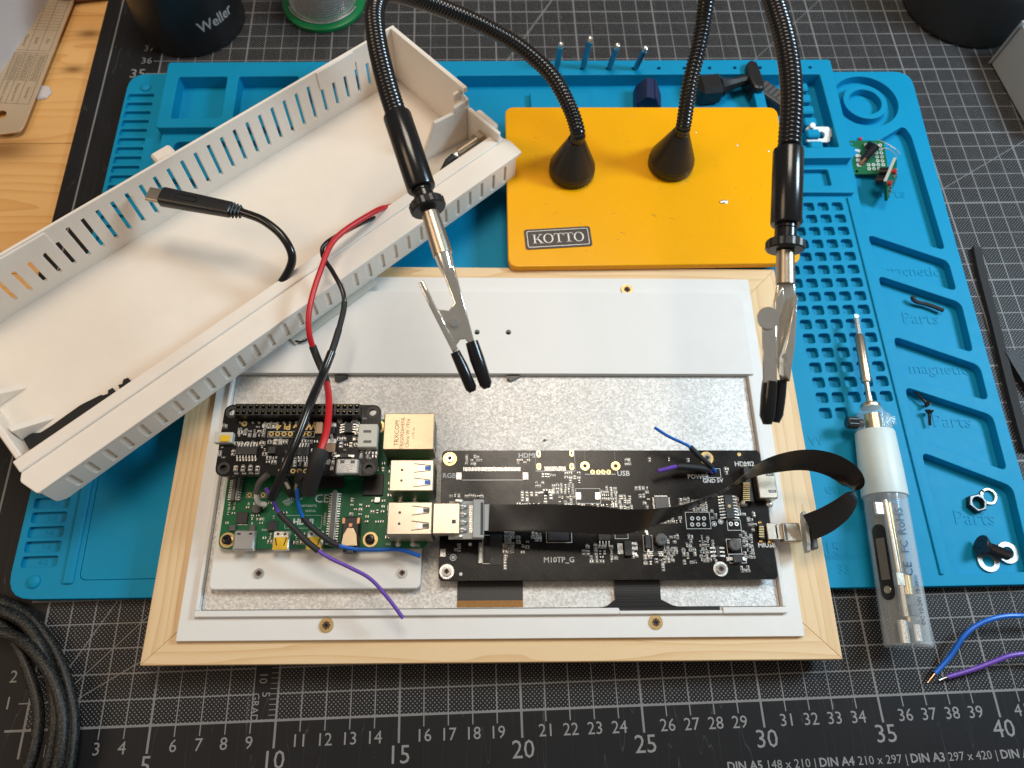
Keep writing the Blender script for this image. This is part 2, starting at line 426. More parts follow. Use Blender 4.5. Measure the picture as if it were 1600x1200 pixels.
M['grey_box'] = simple('pale_grey_housing', (.42, .45, .46), .5, var=.04)
M['ruler'] = simple('ruler_steel', (.70, .54, .36), .42, .6, var=.05, scale=2, bump=.05, bscale=60)  # warm light reflected by the steel is put into its tan colour
M['ruler_ink'] = simple('engraved_dark', (.07, .035, .025), .6)
M['foam'] = simple('black_foam', (.022, .022, .023), .85, var=.3, scale=20, bump=.5, bscale=40)
M['frost'] = simple('frosted_silicone', (.60, .68, .67), .42, var=.05, Subsurface_Weight=.0)
M['paper'] = simple('paper_white', (.60, .55, .55), .7, var=.04)
M['maroon'] = simple('brown_block', (.20, .075, .03), .5)
def clear_plastic():
    t = NT('clear_plastic'); n = t.noise(t.coord(), 1.5, 3, .5)
    fr = t.n('ShaderNodeLayerWeight'); fr.inputs[0].default_value = .35
    t.set(Base_Color=(.74, .80, .83), Roughness=.06, Alpha=t.m('MULTIPLY_ADD', fr.outputs['Facing'], .42, t.m('MULTIPLY_ADD', n, .05, .06), clamp=True))
    return t.mat
M['clear'] = clear_plastic()
def braid():
    t = NT('braided_sleeve'); c = t.coord(); v = t.n('ShaderNodeTexVoronoi'); v.inputs['Scale'].default_value = 13; t.l(c, v.inputs['Vector'])
    t.set(Base_Color=t.ramp(v.outputs['Distance'], [(0, (.085, .088, .08)), (.5, (.004, .004, .004))]), Roughness=.5); t.bump(v.outputs['Distance'], -.7, .0006)
    return t.mat
M['braid'] = braid()
def ribbon_mat():
    t = NT('flat_cable_film'); c = t.coord(); n = t.noise(c, 2, 3, .5)
    t.set(Base_Color=(.012, .010, .009), Specular_IOR_Level=.5, Roughness=t.m('MULTIPLY_ADD', n, .12, .2)); return t.mat
M['ribbon'] = ribbon_mat()
def flex_black():
    t = NT('woven_black_flex'); c = t.coord(rot=(0, 0, .785)); ch = t.n('ShaderNodeTexChecker'); ch.inputs['Scale'].default_value = 20; t.l(c, ch.inputs['Vector'])
    t.set(Base_Color=t.mix(ch.outputs['Fac'], (.008, .008, .009), (.045, .042, .042)), Roughness=.4); return t.mat
M['flex_black'] = flex_black()
# ================================================================ the setting: table, mat
ZT = -.30
table = thing('table', None, None, (0, 0, ZT)); tag(table, kind='structure')
ys = [-14, -4.6, 5.0, 14.2, 21.6, 30.15, 40.15, 49, 58]
for i in range(len(ys) - 1):
    MB().box(-34, ys[i] + .012, ZT - 1.8, 74, ys[i + 1] - .012, ZT, ch=.03).build('plank', M['table'], table, origin=(0, 0, ZT))

mat = thing('cutting_mat', 'large black cutting mat with grey centimetre grid under everything', 'cutting mat')
MB().plate(rr(-4.0, -3.6, 62, 46.5, .5), [], ZT + .003, 0.0, .04).build('mat_sheet', M['mat'], mat)
def flat(x, y, z=.003, a=0): return Mt(x, y, z, a)
def ink(body, size, x, y, a=0, bold=0.0, align='CENTER'):
    return MB().text(body, size, flat(x, y, a=a), .003, bold=bold, align=align).build('printed_number' if body[0].isdigit() else 'printed_word', M['ink'], mat)
for k in range(1, 46):
    if k % 5: ink(str(k), .67, k, -.80)
    else: ink(str(k), .96, k + .02, -1.47)
for k in list(range(1, 4)) + [34, 36, 37, 38]: ink(str(k), .67, -.84, k + .02)
for k in (30, 35, 40): ink(str(k), .96, -1.2, k)
ink('GRAD', .40, 9.10, .52, -math.pi / 2); ink('5', .46, 9.50, .98, -math.pi / 2); ink('10', .46, 9.34, 1.62, -math.pi / 2)
fmt = [('DIN A5', 1), ('148 x 210 |', 0), ('DIN A4', 1), ('210 x 297 |', 0), ('DIN A3', 1), ('297 x 420 |', 0), ('DIN A2', 1)]
wd_ = []
for s_, b in fmt: wd_.append(max(p[0] for p in MB().text(s_, .455, Mt(0, 0, 0), align='LEFT', bold=.010 if b else 0).v) + .14)
x = 32.0 - wd_[0] - wd_[1]
for (s_, b), w_ in zip(fmt, wd_):
    ink(s_, .455, x, -2.40, bold=.010 if b else 0, align='LEFT'); x += w_

# ================================================================ blue silicone mat
ZF, ZR, ZQ = .08, .60, 1.5          # recess floor, rim, tool tray height
bm = thing('silicone_mat', 'bright blue silicone soldering mat with moulded trays and bins', 'soldering mat', (0, 0, 0))
BLUE = M['blue']
outline = round_poly([(-1.55, 5.05), (37.76, 4.28), (43.65, 4.2), (43.85, 12), (44.35, 24), (44.9, 34.2), (-1.25, 34.4)], 1.1, 5)
MB().plate(outline, [], .005, ZF, .03).build('base_sheet', BLUE, bm)
# rim layer with recesses
holes = []
lab = MB(); ZL = .40; ZG = .30
for k in range(18): holes.append(rr(-1.12, 32.40 - k * .64, .35, 32.86 - k * .64, .10, 3))
yy = 20.9
while yy > 6.3:
    holes.append(rr(-1.22, yy - .46, .30, yy, .09, 2)); lab.text('%d-%d' % (random.Random(int(yy * 9)).randint(1, 4), int(yy * 3) % 9), .3, Mt(-.4, yy - .23, ZL + .008), .02); yy -= .64
lab.build('moulded_label', BLUE, bm)
MB().box(-1.3, 5.9, ZF - .01, .5, 33.2, ZL).build('cell_floor', BLUE, bm); MB().box(34.5, 11.9, ZF - .01, 38.75, 24.9, ZG).build('cell_floor', BLUE, bm)
# large working field
field = round_poly([(1.35, 5.75), (32.2, 5.35), (32.2, 26.2), (1.35, 26.4)], .3)
def P2(u, v, z=ZR): p = at(u, v, z); return (p.x, p.y)
bins = [
    [(1330, 246), (1352, 232), (1412, 196), (1424, 212), (1477, 391), (1352, 356)],
    [(1356, 366), (1482, 408), (1495, 455), (1372, 417)],
    [(1372, 430), (1502, 473), (1521, 551), (1394, 511)],
    [(1396, 525), (1531, 571), (1545, 626), (1411, 589)],
    [(1414, 604), (1551, 649), (1574, 736), (1433, 686)],
    [(1440, 706), (1582, 760), (1614, 893), (1490, 898)]]
for b in bins: holes.append(round_poly([P2(*p) for p in b], .36, 5))
holes.append(circ(41.62, 31.92, 1.92, 40))
grid = []
for r in range(16):
    for c in range(5):
        gx, gy = 38.31 - .795 * c, 24.45 - .8 * r
        if r == 15 and c < 3: continue
        
        grid.append((gx, gy)); holes.append(rr(gx - .29, gy - .27, gx + .29, gy + .27, .13, 3))
MB().plate(outline, holes + [field], ZF + .001, ZR, .03).build('rim_layer', BLUE, bm)
gl = MB()
for i, (gx, gy) in enumerate(grid): gl.text(str(i % 89 + 10), .36, Mt(gx, gy, ZG + .008), .02)
gl.build('cell_numbers', BLUE, bm)
# field floor sits a little higher than the bins
MB().plate(round_poly([(1.37, 5.77), (32.18, 5.37), (32.18, 26.18), (1.37, 26.38)], .3), [], ZF + .001, .565, .01).build('work_field', BLUE, bm)
# long ridges either side of the field
for x0, x1 in ((.72, 1.15),):
    MB().box(x0, 5.6, ZR - .05, x1, 26.6, ZR + .1, ch=.05).build('ridge', BLUE, bm)
def rbox(p, q, w, z0, z1):
    a, b = Vector(p), Vector(q); d = (b - a).normalized(); n = Vector((-d.y, d.x)) * w / 2
    return MB().plate(round_poly([a + n, a - n, b - n, b + n], .05), [], z0, z1, .05)
a_, b_ = P2(1336, 300), P2(1461, 912)
rbox((39.02, 25.0), (38.72, 4.75), .18, ZR - .05, ZR + .10).build('ridge', BLUE, bm)
# ring holder for the tip cleaner
MB().plate(circ(41.62, 31.90, 1.30, 36), [circ(41.62, 31.90, .95, 30)], ZF, ZR - .03, .03).build('ring', BLUE, bm)
# words moulded in the bins
for u, v, w in ((1424, 424, 'magnetic'), (1438, 498, 'Parts'), (1466, 577, 'magnetic'), (1487, 659, 'Parts'), (1522, 810, 'Parts'), (1388, 302, 'Parts')):
    p = at(u, v, ZF); MB().text(w, .95 if w == 'Parts' else .85, Mt(p.x, p.y, ZF + .012, -.06), .028).build('moulded_word', BLUE, bm)
for u, v, w, sz in ((1312, 763, 'ente', .8), (1275, 689, 'W', .7), (1318, 890, '33', .55), (1300, 857, '15', .7)):
    p = at(u, v, ZR); MB().text(w, sz, Mt(p.x, p.y, ZR + .006, -.02), .026).build('moulded_word', BLUE, bm)
sc = MB()
for k in range(40): sc.box(33.2 + k * .1, 5.55, .595, 33.23 + k * .1, 5.75 + (.12 if k % 5 == 0 else 0), .614)
sc.build('moulded_scale', BLUE, bm)
for u, v in ((228, 137), (53, 909)):
    p = at(u, v, ZR); MB().lathe([(.30, ZR - .02), (.27, ZR + .07), (.15, ZR + .13), (.02, ZR + .15)], 16, Mt(p.x, p.y, 0)).build('stud', BLUE, bm)
# raised tool tray along the back
TX0, TX1, TYB, TYF = 1.30, 39.35, 34.25, 29.55
th = [rr(2.0, 30.2, 4.72, 33.2, .12), rr(5.35, 30.2, 8.7, 33.2, .12), rr(9.35, 30.2, 12.6, 33.2, .12), rr(13.2, 30.2, 17.0, 33.2, .12), rr(17.6, 27.75, 34.6, 33.15, .12), rr(35.2, 27.75, 38.72, 33.1, .12)]
hx = [23.37 + 1.49 * k for k in range(11)]
th += [circ(x, 33.65, .11, 8) for x in hx[:9] + [hx[10]]]
MB().plate(round_poly([(TX0, 29.55), (16.9, 29.5), (17.0, 27.1), (39.35, 27.0), (39.6, 34.25), (1.3, 34.3)], .2), th, ZR - .04, ZQ, .05).build('tool_tray', BLUE, bm)
MB().plate([(1.5, 29.8), (16.6, 29.8), (16.7, 27.3), (39.1, 27.3), (39.3, 34), (1.5, 34)], [], ZR - .02, .66, .01).build('tray_floor', BLUE, bm)
# lower second row of compartments
MB().plate(round_poly([(1.45, 26.5), (17, 26.4), (17, 29.6), (1.45, 29.7)], .15), [rr(2.2, 27.1, 7.0, 29.0, .3), rr(7.6, 27.1, 12, 29.0, .3), rr(12.6, 27.1, 16.6, 29.0, .3)], ZR - .03, 1.02, .05).build('front_row', BLUE, bm)
MB().plate(round_poly([(34.3, 25.2), (39.3, 25.1), (39.4, 27.05), (34.3, 27.1)], .15), [rr(34.7, 25.6, 38.1, 26.7, .12)], ZR - .03, .92, .05).build('front_row', BLUE, bm)
# comb and steps in the tray
for k in range(6):
    y0 = 32.6 - k * .85
    MB().box(37.2, y0 - .56, .60, 37.95, y0, 1.36, ch=.08).build('comb_tooth', BLUE, bm)
for k in range(3): MB().box(21.8, 31.2 - k * .55, .6, 25.2 - .3 * k, 32.4 - k * .55, .95 - .12 * k, ch=.05).build('step_block', BLUE, bm)

# ================================================================ picture frame and display
TH = -.0274
FO = Vector((4.96, 2.21, 0)); FR = Matrix.Rotation(TH, 3, 'Z')
def fw(x, y, z=0): return FO + FR @ Vector((x, y, z))
def fl(u, v, z): return FR.transposed() @ (at(u, v, z) - FO)
ZW = 1.70; FWD, FHT = 28.1, 18.4
fr = thing('wooden_frame', 'pale pine picture frame lying face down on the blue mat', 'picture frame', (FO.x, FO.y, .605), (0, 0, TH))
wd = 2.3
def rail(pts, m):
    """mitred rail: rounded outer edge"""
    g = MB(); g.plate(pts, [], 0, ZW - .605, .035, res=2); return g.build('rail', m, fr)
e = .002
rail([(0, 0), (FWD, 0), (FWD - wd, wd - e), (wd, wd - e)], M['frame_x'])
rail([(0 , FHT), (wd, FHT - wd + e), (FWD - wd, FHT - wd + e), (FWD, FHT)], M['frame_x'])
rail([(0, e), (wd - e, wd + e), (wd - e, FHT - wd - e), (0, FHT - e)], M['frame_y'])
rail([(FWD, e), (FWD, FHT - e), (FWD - wd + e, FHT - wd - e), (FWD - wd + e, wd + e)], M['frame_y'])

bp = thing('back_plate', 'white printed plate screwed onto the back of the pine frame', 'plate', (FO.x, FO.y, ZW), (0, 0, TH))
PX0, PX1, PY0, PY1 = 1.33, 26.6, .88, 17.68
LX0, LX1, LY0, LY1 = 2.16, 25.76, 2.06, 13.4
zp = .22
MB().plate(rr(PX0, PY0, PX1, PY1, .05, 2), [rr(LX0 - .03, LY0 - .03, LX1 + .03, LY1 + .03, .03, 2)], .004, zp, .02).build('plate_sheet', M['white'], bp)
zr = .50
# raised lip round the display, interrupted for the cable
zl = .42
MB().box(LX0 - .20, LY0 - .29, zp - .02, 19.05, LY0 - .04, zl, ch=.03).build('lip', M['white'], bp)
MB().box(19.06, LY0 - .29, zp - .02, 23.3, LY0 - .16, zl - .02, ch=.03).build('lip', M['white'], bp)
MB().box(23.31, LY0 - .29, zp - .02, LX1 + .22, LY0 - .04, zl, ch=.03).build('lip', M['white'], bp)
MB().box(LX1 + .04, LY0 - .035, zp - .02, LX1 + .22, 12.35, zl, ch=.03).build('lip', M['white'], bp)
MB().box(LX0 - .20, LY0 - .035, zp - .02, LX0 - .04, 12.35, zl, ch=.03).build('lip', M['white'], bp)
rp = MB().plate(rr(LX0 - .2, 12.40, 26.06, 16.72, .03, 2), [circ(13.15, 14.53, .13, 12), circ(14.63, 14.53, .13, 12), circ(4.9, 14.05, .13, 12)], zp - .02, zr, .02)
rp.build('raised_panel', M['white'], bp)
for x in (13.15, 14.63, 4.9):
    MB().cyl((x, 14.5, zp + .001), (x, 14.5, zp + .01), .2, n=12).build('hole_bottom', M['charcoal'], bp)
def pozi(r, h, m, deep='ruler_ink'):
    g = MB(); g.lathe([(r * .55, -.1), (r, h * .6), (r * .96, h), (.01, h * 1.02)], 20)
    for a in (0, math.pi / 4):
        w = .16 if a == 0 else .10
        for q in range(2):
            g.box(-r * .55, -r * w, h * .99, r * .55, r * w, h * 1.02 + .012, mi=1, M=Mt(0, 0, .001 * q, a + q * math.pi / 2))
    return g
for x, y in ((7.23, 1.44), (20.55, 1.46), (20.49, 17.02)):
    o = pozi(.29, .055, 0).build('wood_screw', [M['brass'], M['ruler_ink']], bp); o.location = (x * S, y * S, (zp) * S)
for x, y in ((14.8, 12.62), (6.9, 12.55)):
    MB().prism([(x - .25, y - .42), (x - .05, y - .52), (x + .35, y - .3), (x + .3, y), (x - .25, y)], zp + .02, zp + .12).build('black_tape', M['black'], bp)

lcd = thing('display_panel', 'galvanised steel back of the flat display set in the white plate', 'display', (FO.x, FO.y, ZW), (0, 0, TH))
MB().plate(rr(LX0, LY0, LX1, LY1, .06, 2), [], -.3, zp - .02, .02).build('steel_back', M['steel'], lcd)
zs = zp - .018
MB().box(12.45, LY0 + .30, zs, 15.15, 3.6, zs + .03).build('flex_cable', M['flex_black'], lcd)
MB().box(12.45, LY0 + .04, zs, 15.15, LY0 + .30, zs + .028).build('flex_contact_strip', M['flex'], lcd)
g = MB()
prof = [(19.0, 2.0, .02), (19.2, 2.05, .06), (18.9, 2.4, .14), (18.9, 3.6, .2)]
L_, Rr_ = [(17.9, 1.92, .0), (18.6, 2.12, .06), (18.92, 2.35, .13), (18.92, 2.7, .17), (18.92, 3.7, .2)], [(22.3, 1.92, .0), (21.3, 2.12, .06), (20.82, 2.35, .13), (20.82, 2.7, .17), (20.82, 3.7, .2)]
vs = [(x, y, zs + z) for p in zip(L_, Rr_) for (x, y, z) in p]
g.add(vs, [(2 * i, 2 * i + 1, 2 * i + 3, 2 * i + 2) for i in range(4)])
g.build('wide_flex_cable', M['flex_black'], lcd)
MB().box(19.1, LY0 - .14, zs - .05, 23.25, LY0 + .02, zs + .02).build('cable_gap', M['black'], lcd)

mp_ = thing('mounting_plate', 'small white plate under the green computer board, two steel screws', 'plate', (FO.x, FO.y, ZW + zp + .02), (0, 0, TH))
MB().plate(rr(2.46, 2.80, 10.97, 9.4, .22), [], .0, .42, .05).build('plate_sheet', M['white_plain'], mp_)
for x, y in ((4.43, 3.43), (10.22, 3.42)):
    o = pozi(.21, .08, 0).build('machine_screw', [M['chrome'], M['ruler_ink']], mp_); o.location = (x * S, y * S, .41 * S)
# ================================================================ circuit boards
rnd = random.Random(5)
class Board:
    """local frame of a circuit board: x right, y away from the viewer, z = 0 on its top face"""
    def __init__(s, ox, oy, ztop): s.o = fw(ox, oy); s.o.z = ztop; s.z = ztop
    def uv(s, u, v, h=0.0):
        p = FR.transposed() @ (at(u, v, s.z + h) - s.o); return p.x, p.y
    def rect(s, u0, v0, u1, v1, h=0.0):
        x0, y1 = s.uv(u0, v0, h); x1, y0 = s.uv(u1, v1, h); return x0, y0, x1, y1
MATS_SMALL = [M['chip'], M['tin'], M['cap'], M['silk'], M['chip_grey'], M['gold']]
def passive(g, x, y, w, h, kind, z=0.0, rot=False):
    """two-terminal chip part: body and two tinned ends"""
    t = .045 if kind == 0 else .07
    if rot: # terminals along y
        g.box(x - w / 2, y - h / 2, z, x + w / 2, y - h / 2 + h * .26, z + t, mi=1); g.box(x - w / 2, y + h / 2 - h * .26, z, x + w / 2, y + h / 2, z + t, mi=1)
        g.box(x - w / 2 + .004, y - h / 2 + h * .25, z, x + w / 2 - .004, y + h / 2 - h * .25, z + t + .004, mi=kind)
    else:
        g.box(x - w / 2, y - h / 2, z, x - w / 2 + w * .26, y + h / 2, z + t, mi=1); g.box(x + w / 2 - w * .26, y - h / 2, z, x + w / 2, y + h / 2, z + t, mi=1)
        g.box(x - w / 2 + w * .25, y - h / 2 + .004, z, x + w / 2 - w * .25, y + h / 2 - .004, z + t + .004, mi=kind)
def outline_box(g, x0, y0, x1, y1, w=.012, z=.002, mi=3):
    for a in ((x0, y0, x1, y0 + w), (x0, y1 - w, x1, y1), (x0, y0 + w, x0 + w, y1 - w), (x1 - w, y0 + w, x1, y1 - w)):
        g.box(a[0], a[1], 0.0005, a[2], a[3], z, mi=mi)
def marks(g, x, y, n, sz=.055, rot=False):
    """a run of tiny unreadable print strokes"""
    for k in range(n):
        dx, dy = (0, k * sz * .8) if rot else (k * sz * .8, 0)
        q = rnd.random()
        g.box(x + dx, y + dy, .0005, x + dx + sz * .16, y + dy + sz, .002, mi=3)
        if q > .35: g.box(x + dx, y + dy + sz * (.84 if q > .7 else .42), .0005, x + dx + sz * .5, y + dy + sz * (1 if q > .7 else .56), .002, mi=3)
        if q < .6: g.box(x + dx + sz * .38, y + dy, .0005, x + dx + sz * .54, y + dy + sz * .6, .002, mi=3)
def cluster(g, x0, y0, x1, y1, nx, ny, boxed=.6, fill=.85, kinds=(0, 0, 2, 2, 4), rot=None, text=True):
    dx, dy = (x1 - x0) / nx, (y1 - y0) / ny
    for i in range(nx):
        for j in range(ny):
            if rnd.random() > fill: continue
            x, y = x0 + dx * (i + .5) + rnd.uniform(-.012, .012), y0 + dy * (j + .5) + rnd.uniform(-.012, .012)
            r = rnd.random() < .5 if rot is None else rot
            w, h = min(dx * .62, .17), min(dy * .62, .17)
            if r: w, h = min(w, h * .6), h
            else: w, h = w, min(h, w * .6)
            k = rnd.choice(kinds)
            if rnd.random() < .16:
                for q in (-1, 1): g.box(x + q * w * .32 - w * .14, y - h / 2, 0, x + q * w * .32 + w * .14, y + h / 2, .012, mi=1)
            else: passive(g, x, y, w, h, k, rot=r)
            if rnd.random() < boxed: outline_box(g, x - w / 2 - .03, y - h / 2 - .03, x + w / 2 + .03, y + h / 2 + .03)
            if text and rnd.random() < .5: marks(g, x - w / 2, y + h / 2 + .04, 3, .045)
def soic(parent, x, y, w, h, n, name='chip', leads='lr', hgt=.15, pitch=None, z=.02, grey=False):
    """small outline chip with gull-wing leads"""
    g = MB(); g.box(x - w / 2, y - h / 2, z, x + w / 2, y + h / 2, z + hgt, ch=.02, mi=0)
    if 'l' in leads or 'r' in leads:
        p = pitch or h / n
        for k in range(n):
            yy = y + (k - (n - 1) / 2) * p
            for s_, c in ((-1, 'l'), (1, 'r')):
                if c in leads:
                    xe = x + s_ * w / 2
                    g.box(xe, yy - p * .2, z + hgt * .45, xe + s_ * .06, yy + p * .2, z + hgt * .6, mi=1)
                    g.box(xe + s_ * .05, yy - p * .2, z - .015, xe + s_ * .13, yy + p * .2, z + hgt * .5, mi=1)
                    g.box(xe + s_ * .12, yy - p * .24, .001, xe + s_ * .22, yy + p * .24, .03, mi=1)
    if 't' in leads or 'b' in leads:
        p = pitch or w / n
        for k in range(n):
            xx = x + (k - (n - 1) / 2) * p
            for s_, c in ((-1, 'b'), (1, 't')):
                if c in leads:
                    ye = y + s_ * h / 2
                    g.box(xx - p * .2, ye, z + hgt * .45, xx + p * .2, ye + s_ * .06, z + hgt * .6, mi=1)
                    g.box(xx - p * .2, ye + s_ * .05, z - .015, xx + p * .2, ye + s_ * .13, z + hgt * .5, mi=1)
                    g.box(xx - p * .24, ye + s_ * .12, .001, xx + p * .24, ye + s_ * .22, .03, mi=1)
    g.lathe([(.03, z + hgt), (.03, z + hgt + .0015)], 8, Mt(x - w * .32, y - h * .32, 0), mi=2)
    return g.build(name, [M['chip_grey'] if grey else M['chip'], M['tin'], M['chip_grey']], parent)
def ring_hole(g, x, y, ro, ri, mi=5, dark=0):
    g.plate(circ(x, y, ro, 18), [circ(x, y, ri, 14)], .0005, .006, 0, mi=mi)
    g.lathe([(ri, -.02), (ri, .0015)], 14, Mt(x, y, 0), mi=dark)
def usb_plug_slots(g, x0, x1, y, w, z, mi_dark=1, mi_in=2):
    pass

# ---------------------------------------------------------------- single-board computer
pb = Board(2.73, 4.37, 2.70)
pi = thing('single_board_computer', 'green computer board with metal ports below the small black board', 'circuit board', pb.o, (0, 0, TH))
mh = [(.35, .35), (6.15, .35), (.35, 5.25), (6.15, 5.25)]
MB().plate(rr(0, 0, 8.5, 5.6, .3), [circ(x, y, .135, 14) for x, y in mh], -.14, 0, .01).build('green_circuit_board', M['pcb_green'], pi)
for x, y in mh[:2] + mh[3:]:
    g = MB(); g.plate(circ(x, y, .31, 20), [circ(x, y, .14, 14)], .001, .005, 0); g.build('mounting_ring', M['brass'], pi)
    g = MB(); g.lathe([(.2, .006), (.2, .12), (.16, .16), (.09, .165), (.09, .1), (.01, .1)], 18, Mt(x, y, 0)); g.build('black_screw', M['black_gloss'], pi)
for x, y in mh: MB().cyl((x, y, -.36), (x, y, -.14), .25, n=12).build('standoff', M['white_plain'], pi)
# network jack
def shell(x0, y0, x1, y1, h, name, m, z0=.02):
    return MB().box(x0, y0, z0, x1, y1, h, ch=.035).build(name, m, pi)
nx0, ny0, nx1, ny1 = 6.62, 3.78, 8.72, 5.38
nj = shell(nx0, ny0, nx1, ny1, 1.33, 'network_jack', M['goldshell'])
g = MB()
for i, (t, sz) in enumerate((('TRXCOM', .27), ('TRJG0926HENL', .215), ('China W 1916', .215), ('c UL us', .16))):
    g.text(t, sz, Mt(7.18 + i * .225, 4.5, 1.333, math.pi / 2), .002)
g.build('jack_print', M['ruler_ink'], nj)
for y in (4.0, 5.15): MB().box(nx0 + .2, y - .05, 0.0, nx0 + .34, y + .05, .25).build('jack_tab', M['tin'], nj)
MB().box(nx1 + .001, 4.05, .15, nx1 + .02, 5.1, 1.1).build('jack_opening', M['black'], nj)
def usb_stack(yc, tongue, name):
    x0, x1, w, h = 7.02, 8.78, 1.30, 1.58
    o = shell(x0, yc - w / 2, x1, yc + w / 2, h, name, M['nickel'])
    for s_ in (-1, 1):
        cy = yc + s_ * .30
        g = MB()
        for q in (-1, 1): g.add([(7.98, cy + q * .20, h + .002), (7.98, cy + q * .165, h + .002), (8.66, cy + q * .085, h + .002), (8.66, cy + q * .12, h + .002)], [(0, 1, 2, 3) if q < 0 else (3, 2, 1, 0)])
        g.build('spring_slit', M['black'], o)
        MB().box(8.42, cy - .085, h + .0005, 8.67, cy + .085, h + .004).build('port_tongue', M[tongue], o)
        MB().box(8.18, cy - .10, h + .001, 8.415, cy + .10, h + .010, ch=.003).build('contact_spring', M['chrome'], o)
    for dy in (-.22, .22):
        MB().cyl((7.5, yc + dy, h - .01), (7.5, yc + dy, h + .003), .055, n=10).build('shell_hole', M['charcoal'], o)
    MB().box(x1 + .001, yc - w / 2 + .08, .12, x1 + .02, yc + w / 2 - .08, h - .1).build('port_opening', M['black'], o)
    for q in (7.3, 7.9): MB().cyl((q, yc - w / 2 - .06, 0), (q, yc - w / 2 - .06, .09), .13, .06, 10).build('solder_tab', M['tin'], o)
    for q in range(6): MB().box(x0 - .03, yc - .5 + q * .2, .2, x0 - .001, yc - .42 + q * .2, .9).build('shell_tab', M['nickel'], o)
    return o
usb_stack(2.62, 'usb_blue', 'usb_port'); usb_stack(.88, 'chip_grey', 'usb_port')
# power, video and sound sockets on the near edge
o = MB().box(.70, -.12, .02, 1.56, .70, .34, ch=.06).build('power_socket', M['chrome'], pi)
MB().box(.83, .50, .341, .97, .57, .346).build('socket_slit', M['black'], o); MB().box(1.30, .50, .341, 1.44, .57, .346).build('socket_slit', M['black'], o)
for xc in (2.60, 3.95):
    o = MB().box(xc - .33, -.11, .02, xc + .33, .66, .31, ch=.04).build('video_socket', M['tin'], pi)
    MB().box(xc - .29, -.105, .30, xc + .29, .40, .325, ch=.005).build('yellow_cap', M['yellow_plug'], o)
    g = MB()
    for s_ in (-1, 1): g.plate([(xc + s_ * .20, .36), (xc + s_ * .25, .36), (xc + s_ * .17, .06), (xc + s_ * .12, .06)][::s_], [], .3255, .328, 0)
    for s_ in (-1, 1): g.box(xc + s_ * .14 - .05, .48, .311, xc + s_ * .14 + .05, .58, .314)
    g.build('spring_slit', M['ruler_ink'], o)
o = MB().box(5.05, .0, .02, 5.75, 1.2, .48, ch=.05).build('audio_jack', M['black'], pi)
MB().cyl((5.4, .0, .27), (5.4, -.24, .27), .27, n=20).build('jack_barrel', M['black'], o)
MB().prism([(5.08, .02), (5.72, .02), (5.66, .45), (5.52, .72), (5.28, .72), (5.14, .45)], .481, .50).build('jack_contact', M['goldshell'], o)
for s_ in (-1, 1): MB().box(5.4 + s_ * .3 - .06, .9, .3, 5.4 + s_ * .3 + .06, 1.15, .5, ch=.01).build('jack_contact', M['copper'], o)
MB().box(5.32, .75, .48, 5.48, .92, .53, ch=.02).build('jack_contact', M['copper'], o)
# flat cable connectors
def ffc(x0, y0, x1, y1, name, body, lever):
    o = MB().box(x0, y0, 0, x1, y1, .25, ch=.02).build(name, body, pi); g = MB()
    MB().box((x0 + x1) / 2 - .05, y0 - .06, .2, (x0 + x1) / 2 + .10, y1 + .06, .40, ch=.02).build('locking_bar', lever, o)
    n = int((y1 - y0) / .1)
    for k in range(n):
        y = y0 + (k + .5) * (y1 - y0) / n
        g.box(x0 - .12, y - .022, .001, x0 + .05, y + .022, .12); g.box(x1 - .05, y - .022, .001, x1 + .12, y + .022, .12)
    g.build('contacts', M['tin'], o); return o
ffc(4.47, .10, 4.72, 2.28, 'camera_connector', M['jst'], M['chip_grey'])
ffc(.28, 1.95, .55, 3.9, 'display_connector', M['jst'], M['chip_grey'])
for x0, y0, x1, y1, m in ((.62, 1.0, 1.08, 1.48, 'chip'), (5.72, 2.18, 6.56, 3.1, 'chip'), (1.95, .70, 2.32, 1.12, 'chip'), (2.9, 2.5, 4.9, 3.8, 'chip'), (3.1, 2.6, 3.9, 3.4, 'chip')):
    if (x0, y0) == (3.1, 2.6): continue
    MB().box(x0, y0, .01, x1, y1, .12, ch=.015).build('chip', M[m], pi)
for x, y in ((1.40, 1.60),):
    o = MB().plate(circ(x, y, .21, 8, .39), [], .01, .2, .05).build('inductor', M['chip_grey'], pi)
for x, y in ((.52, .82), (1.32, .82), (6.9, 1.62), (6.35, 1.98)):
    MB().box(x - .12, y - .12, 0, x + .12, y + .12, .13, ch=.02).build('inductor', M['tin'] if x > 6.3 else M['chip_grey'], pi)
g = MB()
cluster(g, .12, .95, .55, 1.95, 2, 5, .1, .8, text=False); cluster(g, 1.15, .95, 1.75, 1.45, 3, 3, .1, .8, text=False); cluster(g, .9, 1.6, 2.0, 1.95, 5, 2, .1, .7, text=False)
cluster(g, 5.85, .75, 6.7, 2.05, 4, 6, .1, .65, text=False); cluster(g, 6.7, .3, 7.0, 3.6, 1, 13, .1, .7, text=False); cluster(g, 5.2, 1.3, 5.75, 2.1, 3, 4, .1, .7, text=False)
cluster(g, 5.3, 3.2, 6.6, 3.7, 6, 2, .1, .5, text=False); cluster(g, 1.7, .2, 2.2, .66, 2, 3, .4, .7); cluster(g, 3.0, .15, 3.55, .66, 2, 3, .4, .7); cluster(g, 2.0, 1.2, 2.7, 1.9, 3, 4, .0, .4, text=False)
for k in range(16): g.box(.66 + k * .026, .96, .001, .68 + k * .026, 1.0, .02, mi=1)
tag(g.build('small_components', MATS_SMALL, pi), kind='stuff')
g = MB()
for x in (1.0, 1.3, 1.56): ring_hole(g, x, 2.22, .095, .05)
outline_box(g, .86, 2.1, 1.70, 2.34)
